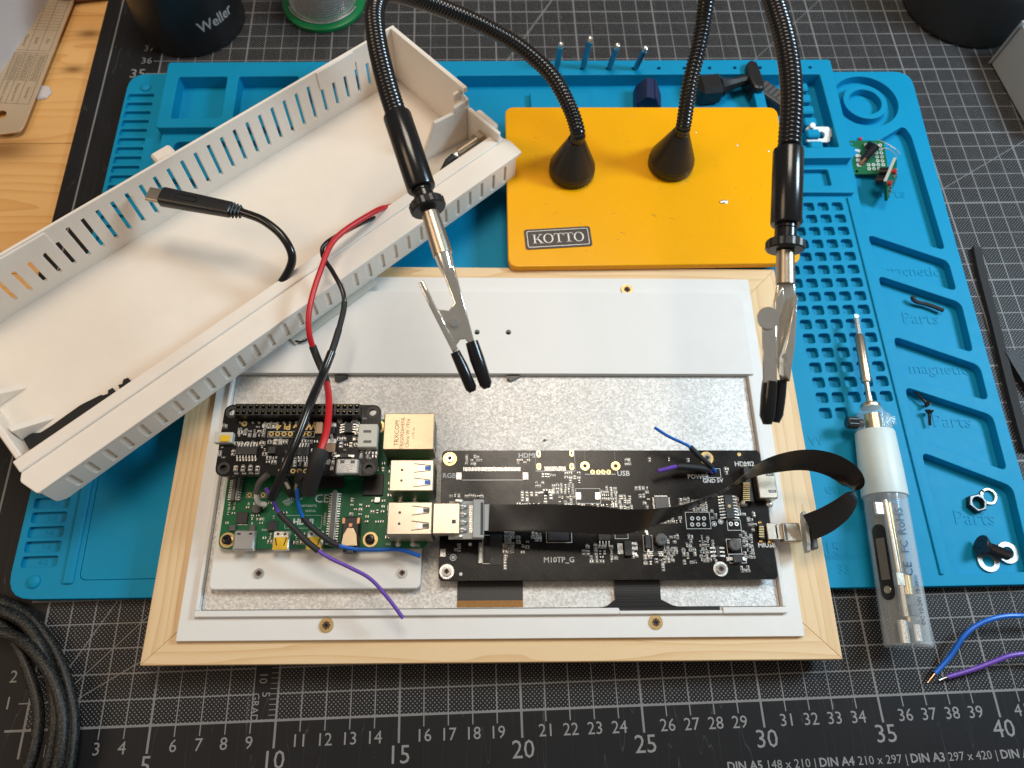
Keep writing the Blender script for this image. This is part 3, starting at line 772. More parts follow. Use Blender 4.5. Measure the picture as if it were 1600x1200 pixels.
g.text('CE', .5, Mt(4.02, 2.05, .002), .003, mi=3); g.text('CAMERA', .14, Mt(4.22, 1.2, .002, math.pi / 2), .003, mi=3); g.text('USB2', .17, Mt(8.0, .1, .002), .003, mi=3)
g.text('HDMI', .34, Mt(3.35, 1.08, .002), .003, mi=3, bold=.01)
for k in range(4): g.plate([(2.62 + (.09 + .07 * k) * math.cos(a), 1.72 + (.09 + .07 * k) * math.sin(a)) for a in [R_(40 + 10 * q) for q in range(11)]] + [(2.62 + (.07 + .07 * k) * math.cos(a), 1.72 + (.07 + .07 * k) * math.sin(a)) for a in [R_(140 - 10 * q) for q in range(11)]], [], .001, .003, 0, mi=3)
for x, y, n in ((2.6, 2.2, 11), (2.6, 2.02, 9), (3.2, 1.72, 9), (3.4, 1.5, 6), (6.8, .12, 3), (1.7, .72, 4)): marks(g, x, y, n, .09)
outline_box(g, 2.6, .82, 4.1, 1.36)
g.build('printed_marks', MATS_SMALL, pi)

# ---------------------------------------------------------------- small power board stacked on it
hb = Board(2.64, 7.05, 3.98)
hat = thing('power_board', 'small black board with two-row header stacked over the green one', 'circuit board', hb.o, (0, 0, TH))
hh = [(.33, 2.76), (6.2, 2.76), (.33, .33), (6.2, .33)]
MB().plate(rr(0, 0, 6.55, 3.1, .33), [circ(x, y, .145, 16) for x, y in hh], -.16, 0, .01).build('black_circuit_board', M['pcb_black'], hat)
for x, y in hh:
    g = MB(); g.plate(circ(x, y, .26, 20), [circ(x, y, .146, 16)], .0005, .004, 0); g.build('mounting_ring', M['chip'], hat)
for x, y in hh[2:]: MB().cyl((x, y, -1.28), (x, y, -.16), .2, n=12).build('standoff', M['black'], hat)
# header: a grid of square sockets with pins
hx0, hx1, hy0, hy1, hz = .62, 5.75, 2.42, 2.93, .55
cells = []
for i in range(20):
    for j in range(2):
        cx, cy = hx0 + (i + .5) * (hx1 - hx0) / 20, hy0 + (j + .5) * (hy1 - hy0) / 2
        cells.append((cx, cy))
hd = MB().plate(rr(hx0, hy0, hx1, hy1, .02, 2), [rr(x - .075, y - .08, x + .075, y + .08, .01, 1) for x, y in cells], .0, hz, .012).build('header_socket', M['black'], hat)
MB().box(hx0 + .03, hy0 + .03, .0, hx1 - .03, hy1 - .03, .3).build('header_floor', M['black'], hd)
for x, y in cells: MB().box(x - .028, y + .045, .3, x + .028, y + .068, hz - .02).build('contact_pin', M['brass'], hd)
g = MB()
for i in range(20):
    cx = hx0 + (i + .5) * (hx1 - hx0) / 20; g.lathe([(.06, .001), (.045, .05), (.02, .09)], 8, Mt(cx, 2.28, 0))
g.build('solder_joints', M['tin'], hat)
def hbox(u0, v0, u1, v1, h0, h1, name, m, ch=.015):
    x0, y0, x1, y1 = hb.rect(u0, v0, u1, v1, (h0 + h1) / 2); return MB().box(x0, y0, h0, x1, y1, h1, ch=ch).build(name, m, hat)
o = hbox(338, 677, 364, 693, .0, .28, 'battery_socket', M['jst']); hbox(345, 680, 358, 690, .281, .33, 'socket_insert', M['yellow_plug'])
o = hbox(562, 665, 589, 701, .0, .42, 'power_connector', M['jst'], .03)
for v in (672, 688): hbox(568, v, 580, v + 4, .421, .424, 'connector_slot', M['chip_grey'])
o = hbox(527, 718, 560, 742, .0, .32, 'power_inlet', M['chrome'], .05)
for u in (535, 551): hbox(u - 3, 719, u + 3, 724, .321, .325, 'inlet_slit', M['chip_grey'])
hxy = lambda u, v: hb.uv(u, v, .08)
def hsoic(u, v, wpx, hpx, n, leads, **k):
    x, y = hxy(u, v); soic(hat, x, y, wpx / 40.5, hpx / 36.5, n, leads=leads, **k)
hsoic(386, 705, 35, 13, 7, 'tb'); hsoic(474, 706, 18, 13, 4, 'tb'); hsoic(545, 669, 13, 16, 4, 'lr'); hsoic(425, 704, 12, 11, 1, 'n'); hsoic(453, 706, 16, 5, 1, 'n')
hsoic(519, 673, 9, 11, 1, 'tb', hgt=.2); hsoic(538, 712, 14, 7, 1, 'lr', hgt=.12)
hbox(510, 693, 523, 707, .0, .15, 'capacitor', M['cap']); hbox(494, 660, 503, 678, 0, .14, 'capacitor', M['cap'])
for v in (661, 686): hbox(512, v, 525, v + 7, 0, .1, 'capacitor', M['tin'])
g = MB()
def hcl(u0, v0, u1, v1, nx, ny, **k): x0, y0, x1, y1 = hb.rect(u0, v0, u1, v1); cluster(g, x0, y0, x1, y1, nx, ny, **k)
hcl(381, 671, 415, 683, 5, 2, boxed=.8); hcl(346, 660, 366, 672, 2, 1); hcl(340, 702, 367, 714, 4, 1, boxed=.9, rot=True); hcl(405, 690, 415, 702, 1, 2); hcl(416, 712, 432, 732, 2, 3)
hcl(364, 725, 407, 739, 4, 1, boxed=1, rot=True, fill=1); hcl(452, 684, 498, 696, 5, 1); hcl(440, 715, 482, 729, 5, 2); hcl(530, 690, 560, 700, 4, 1, boxed=.8); hcl(512, 728, 524, 742, 1, 2); hcl(560, 705, 590, 716, 3, 2); hcl(370, 672, 380, 684, 1, 2); hcl(526, 655, 560, 661, 3, 1); hcl(418, 686, 450, 696, 4, 1); hcl(436, 698, 444, 714, 1, 2); hcl(486, 700, 500, 730, 2, 4); hcl(554, 656, 562, 700, 1, 5); hcl(504, 706, 524, 726, 3, 3); hcl(410, 700, 418, 712, 1, 2); hcl(366, 690, 408, 696, 5, 1); hcl(562, 702, 592, 708, 3, 1); hcl(526, 682, 558, 690, 4, 1, boxed=.9)
tag(g.build('small_components', MATS_SMALL, hat), kind='stuff')
g = MB()
for k in range(7): x, y = hb.uv(424 + k * 9.9, 678); ring_hole(g, x, y, .105, .055)
x0, y0, x1, y1 = hb.rect(419, 674, 491, 683); outline_box(g, x0, y0, x1, y1)
for k in range(5): x, y = hb.uv(438 + k * 9.9, 736); ring_hole(g, x, y, .10, .055)
x, y = hb.uv(382, 662); ring_hole(g, x, y, .12, .04)
x, y = hb.uv(463, 666); g.text('Witty Pi 4', .40, Mt(x, y, .003, math.pi), .004, mi=5, bold=.014)
x, y = hb.uv(422, 665); g.plate(rr(x - .33, y - .12, x + .33, y + .12, .11), [], .001, .003, 0, mi=3); g.text('L3V7', .23, Mt(x, y, .0045, math.pi), .002, mi=0, bold=.008)
x, y = hb.uv(440, 688); g.text('UUGear', .16, Mt(x, y, .003, math.pi), .003, mi=3)
for u, v, n in ((372, 671, 3), (400, 668, 3), (345, 700, 2), (346, 716, 3), (366, 741, 3), (378, 741, 3), (389, 741, 3), (399, 741, 3), (457, 693, 3), (480, 690, 3), (567, 655, 3), (580, 707, 4), (574, 717, 3), (500, 693, 3), (537, 704, 2)): x, y = hb.uv(u, v); marks(g, x, y, n, .075)
g.build('printed_marks', MATS_SMALL, hat)

# ---------------------------------------------------------------- long display driver board
db = Board(11.70, 3.07, 2.50)
drv = thing('driver_board', 'long black display driver board with dense white print', 'circuit board', db.o, (0, 0, TH))
DW, DH = 13.95, 5.53
dh = [(db.uv(703, 717), 'gold'), (db.uv(698, 893), 'tin'), (db.uv(1104, 716), 'gold'), (db.uv(1126, 889), 'tin')]
MB().plate(rr(0, 0, DW, DH, .18), [], -.16, 0, .01).build('black_circuit_board', M['pcb_black'], drv)
for (x, y), m in dh:
    g = MB(); g.plate(circ(x, y, .30, 24), [circ(x, y, .15, 16)], .0005, .008, 0); g.build('mounting_ring', M[m], drv)
    o = pozi(.17 if m == 'gold' else .2, .1, 0).build('machine_screw', [M['chrome'], M['ruler_ink']], drv); o.location = (x * S, y * S, .01 * S)
    MB().cyl((x, y, -.55), (x, y, -.16), .25, n=12).build('standoff', M['white_plain'], drv)
def dbox(u0, v0, u1, v1, h0, h1, name, m, ch=.012, parent=drv):
    x0, y0, x1, y1 = db.rect(u0, v0, u1, v1, (h0 + h1) / 2); return MB().box(x0, y0, h0, x1, y1, h1, ch=ch).build(name, M[m] if isinstance(m, str) else m, parent)
dxy = lambda u, v, h=0: db.uv(u, v, h)
def dsoic(u, v, wpx, hpx, n, leads, **k):
    x, y = dxy(u, v, .1); return soic(drv, x, y, wpx / 38.5, hpx / 36.5, n, leads=leads, **k)
# chips
x, y = dxy(1034, 787, .1); q = .30
g = MB(); g.box(x - q, y - q, .02, x + q, y + q, .14, ch=.02)
for k in range(14):
    d = (k - 6.5) * .04
    for a in range(4): g.box(q, d - .011, .005, q + .07, d + .011, .05, mi=1, M=Mt(x, y, 0, a * math.pi / 2))
g.build('square_chip', [M['chip_grey'], M['tin']], drv)
x, y = dxy(1139, 792, .1); o = dsoic(1139, 792, 14, 38, 8, 'lr'); MB().lathe([(.07, .171), (.07, .173)], 14, Mt(x, y + .02, 0)).build('chip_dot', M['brass'], drv)
dsoic(872, 836, 34, 18, 1, 'n', grey=False); dsoic(944, 838, 20, 13, 4, 'b'); dsoic(981, 857, 12, 23, 3, 'r', hgt=.2); dbox(964, 849, 974, 866, .0, .06, 'heat_tab', 'tin')
dsoic(1012, 847, 9, 21, 1, 'tb', hgt=.18); dsoic(1152, 873, 15, 12, 1, 'lr', hgt=.18); dsoic(775, 858, 20, 46, 1, 'n', hgt=.02, z=.001)
dsoic(961, 795, 8, 5, 2, 'tb', hgt=.08); dsoic(1122, 862, 6, 18, 3, 'lr', hgt=.08); dsoic(1025, 865, 8, 8, 3, 'lr', hgt=.08); dsoic(853, 769, 8, 5, 1, 'lr', hgt=.08); dsoic(911, 795, 8, 5, 1, 'lr', hgt=.08)
for u, v in ((1033, 843), (1148, 851)):
    x, y = dxy(u, v, .2); o = MB().plate(circ(x, y, .27, 8, .39), [], .01, .30, .06).build('power_inductor', M['chip_grey'], drv)
    MB().text('4R7', .22, Mt(x, y, .302, math.pi if u < 1100 else math.pi / 2), .002).build('inductor_print', M['chip'], o)
# video socket
o = dbox(1176, 728, 1213, 781, .04, .58, 'video_socket', 'nickel', .04)
x0, y0, x1, y1 = db.rect(1176, 728, 1213, 781, .58)
for yy in (.25, .74):
    MB().box(x0 + .52, y0 + (y1 - y0) * yy - .06, .581, x0 + .85, y0 + (y1 - y0) * yy + .06, .586).build('spring_slit', M['charcoal'], o)
    MB().box(x0 + .56, y0 + (y1 - y0) * yy - .035, .583, x0 + .80, y0 + (y1 - y0) * yy + .035, .592, ch=.003).build('spring_tongue', M['chrome'], o)
dbox(1158, 730, 1176, 786, .02, .45, 'socket_body', 'black', .03, o)
for k in range(10): dbox(1161, 754 + k * 3, 1172, 755.4 + k * 3, .451, .456, 'socket_pin', 'brass', 0, o)
for u, v in ((1163, 730), (1163, 786), (1202, 788)): x, y = dxy(u, v); MB().lathe([(.16, .001), (.14, .06), (.05, .12)], 12, Mt(x, y, 0)).build('solder_tab', M['tin'], o)
# micro usb socket
o = dbox(1195, 818, 1216, 844, .02, .27, 'small_usb_socket', 'nickel', .03); dbox(1184, 819, 1195, 843, .02, .22, 'socket_body', 'black', .02, o)
for k in range(5): dbox(1186, 822 + k * 3.8, 1194, 824 + k * 3.8, .221, .226, 'socket_pin', 'brass', 0, o)
for u, v in ((1187, 817), (1189, 846), (1203, 847)): x, y = dxy(u, v); MB().lathe([(.10, .001), (.09, .05), (.03, .09)], 10, Mt(x, y, 0)).build('solder_tab', M['gold'], o)
# pads, holes and outlines
g = MB()
for u, v in ((841.5, 709), (893, 708), (842, 729), (893.5, 729)):
    x, y = dxy(u, v); g.plate(rr(x - .09, y - .15, x + .09, y + .15, .09), [rr(x - .035, y - .09, x + .035, y + .09, .03, 2)], .0005, .006, 0, mi=5)
for u, v in ((914, 728), (962, 728)): ring_hole(g, *dxy(u, v), .20, .09)
for u in (926, 935, 942.5, 951): ring_hole(g, *dxy(u, 737.5), .095, .045)
for u, v in ((717, 744), (821, 744), (903.5, 775), (934, 775), (692, 864)):
    x, y = dxy(u, v); g.box(x - .12, y - .16, .0005, x + .12, y + .16, .03, ch=.01, mi=1)
for u0, u1, v0, v1, n in ((724, 814, 730, 736, 40), (851, 885, 729, 736, 18), (748, 753, 848, 880, 0), (779, 783, 835, 880, 0)):
    if n:
        for k in range(n): x0, y0, x1, y1 = db.rect(u0 + (u1 - u0) * k / n, v0, u0 + (u1 - u0) * (k + .55) / n, v1); g.box(x0, y0, .0005, x1, y1, .004, mi=1)
    else:
        for k in range(26): x0, y0, x1, y1 = db.rect(u0, v0 + (v1 - v0) * k / 26, u1, v0 + (v1 - v0) * (k + .55) / 26); g.box(x0, y0, .0005, x1, y1, .004, mi=1)
for u in (1081.5, 1091, 1100): [ring_hole(g, *dxy(u, v), .085, .045, mi=3) for v in (810, 819.5)]
for u, v in ((1142, 818.5), (1151, 818.5)): ring_hole(g, *dxy(u, v), .09, .045, mi=1)
for u, v in ((1150.5, 780), (1116, 818.5), (1126, 815)): ring_hole(g, *dxy(u, v), .11, .085, mi=3); x, y = dxy(u, v); g.lathe([(.05, .0005), (.05, .005)], 12, Mt(x, y, 0), mi=1)
for u, v in ((1155, 710),): x, y = dxy(u, v); g.lathe([(.085, .0005), (.085, .005)], 16, Mt(x, y, 0), mi=5)
for u, v in ((720, 897), (708, 871), (734.5, 850.5)): x, y = dxy(u, v); g.lathe([(.07, .0005), (.07, .005)], 16, Mt(x, y, 0), mi=3)
ring_hole(g, *dxy(708, 871), .14, .11, mi=3)
for a in ((1070, 800, 1111.5, 826.5), (1135, 812, 1159, 829), (899, 763, 939, 787), (1103, 732, 1127, 746.5), (1004, 836, 1021, 862), (1138, 866, 1167, 880), (1134, 842, 1160, 866), (853, 828, 894, 848), (960, 829, 982, 842), (754, 836, 776, 881)): outline_box(g, *db.rect(*a), w=.022)
for a in ((836.5, 703, 837.5, 736), (897.5, 703, 898.5, 736), (837, 735.5, 851, 736.5), (885, 735.5, 898, 736.5), (913, 703, 914, 720), (960, 703, 961, 720), (914, 740.5, 962, 741.5), (722, 749.5, 818, 750.5)):
    x0, y0, x1, y1 = db.rect(*a); g.box(x0, y0, .0005, x1, y1, .003, mi=3)
for u, v, t, sz, rz in ((702, 743.5, 'RGB', .30, 0), (826, 712, 'HDMI1', .30, 0), (974, 740, 'USB', .32, 0), (1091, 745, 'POWER', .27, 0), (1108, 751.5, 'GND', .25, 0), (1125, 751, '5V', .25, 0), (1163, 725, 'HDMI2', .29, 0), (1198, 852, 'MIUSB', .27, 0), (873.5, 875, 'M10TP_G', .31, 0)):
    x, y = dxy(u, v); g.text(t, sz, Mt(x, y, .003, rz), .003, mi=3, bold=.006)
g.build('pads_and_print', MATS_SMALL, drv)
g = MB()
def dcl(u0, v0, u1, v1, nx, ny, **k): x0, y0, x1, y1 = db.rect(u0, v0, u1, v1); cluster(g, x0, y0, x1, y1, nx, ny, **k)
dcl(727, 711, 757, 727, 7, 3, boxed=.9, fill=.5); dcl(802, 717, 828, 725, 5, 2, boxed=.9); dcl(774, 755, 803, 771, 3, 2, boxed=.9, fill=.6); dcl(846, 739, 868, 747, 5, 1, boxed=.9); dcl(881, 736, 908, 756, 4, 3, boxed=.9, fill=.8)
dcl(836, 752, 850, 762, 3, 2, boxed=.9); dcl(812, 768, 842, 784, 4, 2, boxed=.9, rot=True); dcl(847, 762, 866, 792, 2, 3, boxed=.7); dcl(872, 774, 899, 800, 6, 4, boxed=.9); dcl(938, 761, 966, 788, 4, 5, boxed=.9)
dcl(900, 787, 930, 806, 4, 3, boxed=.7); dcl(930, 787, 975, 806, 6, 3, boxed=.7); dcl(966, 774, 986, 788, 5, 2, boxed=.9, rot=True); dcl(967, 790, 990, 804, 4, 2, boxed=.9); dcl(1000, 791, 1016, 804, 2, 3, boxed=.9)
dcl(1024, 806, 1066, 818, 7, 2, boxed=.8); dcl(1080, 782, 1106, 800, 6, 3, boxed=.8, rot=True); dcl(1110, 797, 1121, 812, 2, 3); dcl(1150, 786, 1165, 806, 2, 4, boxed=.9); dcl(1160, 742, 1166, 760, 1, 4); dcl(1130, 731, 1140, 742, 1, 2, boxed=1, fill=1)
dcl(1072, 836, 1086, 848, 1, 2, fill=1); dcl(1090, 838, 1112, 878, 4, 7, boxed=.6); dcl(1112, 844, 1120, 880, 2, 6, boxed=.6); dcl(1158, 833, 1180, 874, 4, 7, boxed=.8); dcl(1154, 828, 1164, 840, 2, 2)
dcl(985, 848, 998, 872, 2, 4, kinds=(1,)); dcl(1004, 866, 1020, 884, 2, 2, boxed=.9); dcl(1036, 855, 1060, 872, 5, 4, boxed=.8); dcl(1040, 836, 1062, 850, 4, 2); dcl(1022, 872, 1054, 880, 5, 1, boxed=.7); dcl(1032, 878, 1040, 892, 1, 2)
dcl(908, 850, 948, 868, 6, 2, boxed=.9, fill=.7); dcl(951, 850, 966, 876, 2, 3); dcl(788, 830, 804, 872, 3, 7, boxed=.9, fill=.8); dcl(710, 848, 720, 862, 2, 2, boxed=.9); dcl(784, 850, 794, 890, 1, 5, boxed=.9); dcl(830, 832, 846, 846, 3, 3, boxed=.9); dcl(1156, 884, 1172, 894, 3, 2, boxed=.9); dcl(976, 716, 986, 728, 2, 2, boxed=.9); dcl(990, 820, 1000, 832, 2, 2, boxed=.9); dcl(702, 772, 756, 778, 9, 1, boxed=.9, fill=.8); dcl(862, 756, 898, 772, 6, 3, boxed=.9); dcl(990, 760, 1016, 790, 4, 5, boxed=.8, fill=.6); dcl(1060, 778, 1080, 798, 3, 3, boxed=.9, fill=.7); dcl(920, 868, 960, 880, 5, 2, boxed=.8, fill=.6); dcl(1064, 850, 1090, 882, 4, 5, boxed=.7, fill=.6); dcl(806, 786, 846, 790, 5, 1); dcl(1000, 716, 1090, 722, 3, 1, fill=.3); dcl(806, 836, 828, 866, 3, 4, boxed=.9, fill=.6); dcl(1166, 800, 1184, 832, 3, 4, boxed=.9, fill=.7)
tag(g.build('small_components', MATS_SMALL, drv), kind='stuff')

# ---------------------------------------------------------------- ribbon cable with its two plugs
rb = thing('ribbon_cable', 'black flat ribbon cable looping between the two boards with metal plugs', 'cable', db.o, (0, 0, TH))
ZU = 2.70 + 1.02
def rl(u, v, z): return FR.transposed() @ (at(u, v, z) - db.o)
def rlbox(u0, v0, u1, v1, z0, z1, name, m, ch=.03):
    a, b = rl(u0, v0, (z1)), rl(u1, v1, (z1)); return MB().box(a.x, b.y, z0 - db.z, b.x, a.y, z1 - db.z, ch=ch).build(name, m, rb)
rlbox(677, 786, 718, 834, ZU - .05, ZU + .40, 'usb_plug', M['nickel'])
o = rlbox(706, 812, 712, 818, ZU + .401, ZU + .405, 'plug_hole', M['charcoal'], 0)
rlbox(702, 783, 755, 842, ZU - .12, ZU + .02, 'plug_board', M['grey_plate'], .02)
for k in range(4): p = rl(724, 792 + k * 12, ZU + .05); MB().lathe([(.13, -.05), (.15, .06), (.08, .15), (.01, .17)], 12, Mt(p.x - .05, p.y, p.z) @ Matrix.Diagonal((1.5, .8, 1, 1))).build('solder_joint', M['tin'], rb)
for v in (783, 838): p = rl(718, v, ZU + .05); MB().box(p.x - .2, p.y - .07, p.z - .1, p.x + .15, p.y + .07, p.z + .1, ch=.04).build('solder_joint', M['tin'], rb)
g = MB()
for k in range(16): p0, p1 = rl(733, 790 + k * 2.7, ZU + .03), rl(739, 791.3 + k * 2.7, ZU + .03); g.box(p0.x, p1.y, p0.z - .01, p1.x, p0.y, p0.z)
g.build('contact_row', M['tin'], rb)
rlbox(739, 780, 756, 840, ZU + .02, ZU + .32, 'flat_cable_connector', M['grey_box'], .03)
rlbox(751, 785, 755, 836, ZU + .321, ZU + .325, 'connector_slot', M['charcoal'], 0)
rlbox(757, 788, 767, 829, ZU + .12, ZU + .14, 'stiffener_end', M['grey_plate'], 0)
# the film itself: centre line, half-width vector
FC = [(764, 809, ZU + .16, (0, 1, 0)), (800, 809, ZU + .30, (0, 1, -.05)), (860, 809, ZU + .52, (.05, 1, .1)), (920, 812, ZU + .62, (.1, .95, .35)), (980, 815, ZU + .72, (.15, .75, .7)), (1040, 804, ZU + .80, (.12, .35, .95)), (1090, 786, ZU + .85, (.05, .1, 1)), (1135, 764, ZU + .9, (0, .03, 1)),
      (1180, 735, ZU + .9, (0, .3, .95)), (1225, 722, ZU + .9, (0, .5, .86)), (1265, 719, ZU + .85, (0, .55, .83)), (1300, 727, ZU + .8, (0, .6, .8)), (1326, 744, ZU + .7, (0, .62, .78)), (1335, 766, ZU + .55, (0, .7, .72)), (1320, 791, ZU + .3, (0, .8, .6)), (1293, 811, ZU + .05, (0, .88, .47)), (1264, 824, ZU - .2, (0, .92, .38))]
cen = smooth([rl(u, v, z) for u, v, z, w in FC], 8); wid = smooth([Vector(w).normalized() for u, v, z, w in FC], 8)
g = MB(); HW = .545; NS = 12; n = len(cen)
for i in range(n):
    t_ = (cen[min(i + 1, n - 1)] - cen[max(i - 1, 0)]).normalized(); w = wid[i] - t_ * wid[i].dot(t_); w.normalize(); nn = t_.cross(w)
    row = []
    for k in range(NS + 1): row.append(cen[i] + w * HW * (2 * k / NS - 1) + nn * (.007 if k % 2 else .0))
    g.v += [tuple(p + nn * .008) for p in row] + [tuple(p - nn * .008) for p in row]
K = NS + 1
for i in range(n - 1):
    a, b = i * 2 * K, (i + 1) * 2 * K
    for k in range(NS): g.f.append((a + k, a + k + 1, b + k + 1, b + k)); g.f.append((a + K + k + 1, a + K + k, b + K + k, b + K + k + 1))
    g.f.append((a + K, a, b, b + K)); g.f.append((a + NS, a + K + NS, b + K + NS, b + NS))
g.m = [0] * len(g.f); g.build('flat_film', M['ribbon'], rb, angle=60)
g = MB()
for i in range(6):
    pass
# near plug at the driver board's small usb socket
ZM = 2.50 + .15
rlbox(1210, 820, 1232, 843, ZM - .1, ZM + .12, 'micro_plug_tip', M['nickel'], .02)
rlbox(1221, 817, 1254, 846, ZM - .2, ZM + .25, 'micro_plug', M['nickel'], .04); rlbox(1224, 819, 1232, 844, ZM + .251, ZM + .256, 'plug_seam', M['chip_grey'], 0)
a = rl(1256, 832, ZM + .1)
MB().plate(round_poly([(-.82, -.3), (-.55, -.36), (-.5, -.44), (.55, -.44), (.62, -.36), (.85, -.3), (.85, .28), (.62, .34), (.5, .46), (-.5, .46), (-.62, .34), (-.82, .28)], .06), [], -.07, .07, .01, M=Matrix.Translation((a.x + .06, a.y, a.z)) @ Euler((math.pi / 2, 0, math.pi / 2 - .05)).to_matrix().to_4x4() @ Matrix.Rotation(-.2, 4, 'X')).build('end_board', M['grey_plate'], rb)
MB().box(a.x + .16, a.y - .72, a.z - .22, a.x + .40, a.y + .72, a.z + .30, ch=.05).build('flat_cable_connector', M['chip_grey'], rb)

# ---------------------------------------------------------------- loose wires
def wire(name, label, pts, r, m, base=None, n=10):
    """one wire as a thing: list of (u, v, z)"""
    P = smooth([at(*p) for p in pts], 8); o0 = Vector((P[0].x, P[0].y, min(p.z for p in P) - r))
    t = thing(name, label, 'wire', o0)
    return t, P, o0
def seg(t, P, o0, i0, i1, r, m, name, n=10): MB().tube(P[i0:i1 + 1], r, n).build(name, m, t, origin=o0)
ZP = 2.75
t, P, o0 = wire('power_wire', 'red wire running from the white housing to the black board', [(635, 316, 2.9), (608, 323, 3.7), (585, 331, 4.35), (525, 372, 4.95), (500, 425, 5.1), (484, 480, 5.0), (483, 520, 4.6), (493, 553, 4.0), (508, 590, 3.8), (514, 625, 4.7), (511, 670, 5.3), (500, 708, 5.5), (492, 735, 5.2), (482, 768, 4.4)], .135, M['red'])
seg(t, P, o0, 0, 54, .13, M['red'], 'red_insulation', 12); seg(t, P, o0, 53, 66, .165, M['black_rubber'], 'heat_shrink', 12); seg(t, P, o0, 65, 90, .145, M['red'], 'red_insulation', 12); seg(t, P, o0, 87, len(P) - 1, .32, M['black_rubber'], 'thick_sleeve', 18)
t, P, o0 = wire('ground_wire', 'black wire with shrink sleeves crossing over the red wire', [(620, 328, 2.9), (592, 338, 3.7), (562, 350, 4.4), (512, 378, 4.9), (504, 398, 4.95), (520, 425, 5.0), (534, 452, 4.95), (538, 475, 4.8), (532, 505, 4.6), (520, 545, 4.5), (503, 588, 4.6), (487, 625, 5.2), (468, 675, 5.4), (446, 730, 5.3), (424, 780, 4.6)], .11, M['black'])
seg(t, P, o0, 0, 56, .105, M['black_gloss'], 'black_insulation', 12); seg(t, P, o0, 55, 66, .13, M['black_rubber'], 'heat_shrink', 12); seg(t, P, o0, 66, 74, .15, M['black_rubber'], 'heat_shrink', 12); seg(t, P, o0, 73, len(P) - 1, .185, M['black_gloss'], 'long_sleeve', 14)
t, P, o0 = wire('purple_wire', 'purple wire with black sleeve hanging over the white plate edge', [(415, 762, 4.4), (425, 779, 4.2), (436, 801, 3.9), (460, 826, 3.8), (484, 850, 3.7), (512, 870, 3.6), (545, 886, 3.5), (578, 904, 3.4), (605, 933, 3.3), (630, 966, 3.1)], .08, M['purple'])
seg(t, P, o0, 0, 17, .075, M['purple'], 'purple_insulation'); seg(t, P, o0, 16, 36, .125, M['black_rubber'], 'heat_shrink', 12); seg(t, P, o0, 35, len(P) - 1, .078, M['purple'], 'purple_insulation')
t, P, o0 = wire('blue_wire', 'blue wire with black sleeve resting across the green board edge', [(464, 765, 4.6), (466, 786, 4.2), (473, 808, 3.8), (492, 828, 3.5), (520, 848, 3.3), (548, 857, 3.2), (585, 859, 3.15), (625, 859, 3.1), (657, 869, 3.0)], .08, M['blue_wire'])
seg(t, P, o0, 0, 17, .075, M['blue_wire'], 'blue_insulation'); seg(t, P, o0, 16, 35, .12, M['black_rubber'], 'heat_shrink', 12); seg(t, P, o0, 34, len(P) - 1, .082, M['blue_wire'], 'blue_insulation')
t, P, o0 = wire('white_wire', 'short white wire bent down onto the green board', [(418, 742, 4.3), (406, 754, 4.1), (401, 772, 3.7), (404, 785, 3.3), (415, 789, 3.05)], .07, M['wire_white'])
seg(t, P, o0, 0, 15, .13, M['chip_grey'], 'grey_sleeve', 12); seg(t, P, o0, 14, len(P) - 1, .11, M['wire_white'], 'white_insulation')
# socket housings plugged to the pins between the boards
for i, (a, b, r, lb) in enumerate((((440, 738, 4.5), (458, 772, 3.2), .2, 'black crimp housing leaning beside the black wire'), ((470, 742, 4.6), (464, 776, 3.3), .2, 'black crimp housing where the blue wire starts'))):
    A_, B_ = at(*a), at(*b); t = thing('crimp_housing', lb, 'connector', (B_.x, B_.y, B_.z)); d = (A_ - B_)
    q = Matrix.Translation(B_) @ d.to_track_quat('Z', 'Y').to_matrix().to_4x4()
    MB().box(-.17, -.17, 0, .17, .17, d.length, ch=.03, M=q).build('housing', M['black'], t, origin=B_); MB().box(-.06, .171, d.length * .4, .06, .18, d.length * .7, M=q).build('latch_window', M['tin'], t, origin=B_)
t, P, o0 = wire('blue_wire', 'short blue wire with black sleeve soldered to the POWER pads', [(1023, 668, 4.0), (1045, 682, 3.8), (1076, 697, 3.6), (1092, 712, 3.4), (1110, 728, 3.0), (1118, 737, 2.6)], .07, M['blue_wire'])
seg(t, P, o0, 0, 18, .065, M['blue_wire'], 'blue_insulation'); seg(t, P, o0, 17, 33, .115, M['black_rubber'], 'heat_shrink', 12); seg(t, P, o0, 32, len(P) - 1, .07, M['blue_wire'], 'blue_insulation')
t, P, o0 = wire('purple_wire', 'short purple wire with black sleeve soldered to the POWER pads', [(1028, 736, 3.3), (1042, 732.5, 3.3), (1058, 729, 3.25), (1080, 730, 3.15), (1102, 733, 2.95), (1113, 738, 2.6)], .08, M['purple'])
seg(t, P, o0, 0, 17, .085, M['purple'], 'purple_insulation'); seg(t, P, o0, 16, 35, .13, M['black_rubber'], 'heat_shrink', 12); seg(t, P, o0, 34, len(P) - 1, .07, M['purple'], 'purple_insulation')
t, P, o0 = wire('blue_wire', 'blue hook-up wire with bare copper end at the right mat edge', [(1449, 1067, .25), (1461, 1052, .28), (1485, 1025, .5), (1506, 994, .8), (1530, 975, 1.0), (1562, 964, 1.1), (1600, 962, 1.1), (1660, 966, .8)], .08, M['blue_wire'])
seg(t, P, o0, 0, 8, .035, M['copper'], 'copper_end'); seg(t, P, o0, 8, len(P) - 1, .105, M['blue_wire'], 'blue_insulation')
t, P, o0 = wire('purple_wire', 'purple hook-up wire with bare end next to the blue one', [(1467, 1063, .22), (1480, 1058, .25), (1520, 1046, .5), (1552, 1034, .7), (1580, 1024, .8), (1610, 1022, .8), (1660, 1030, .6)], .08, M['purple'])
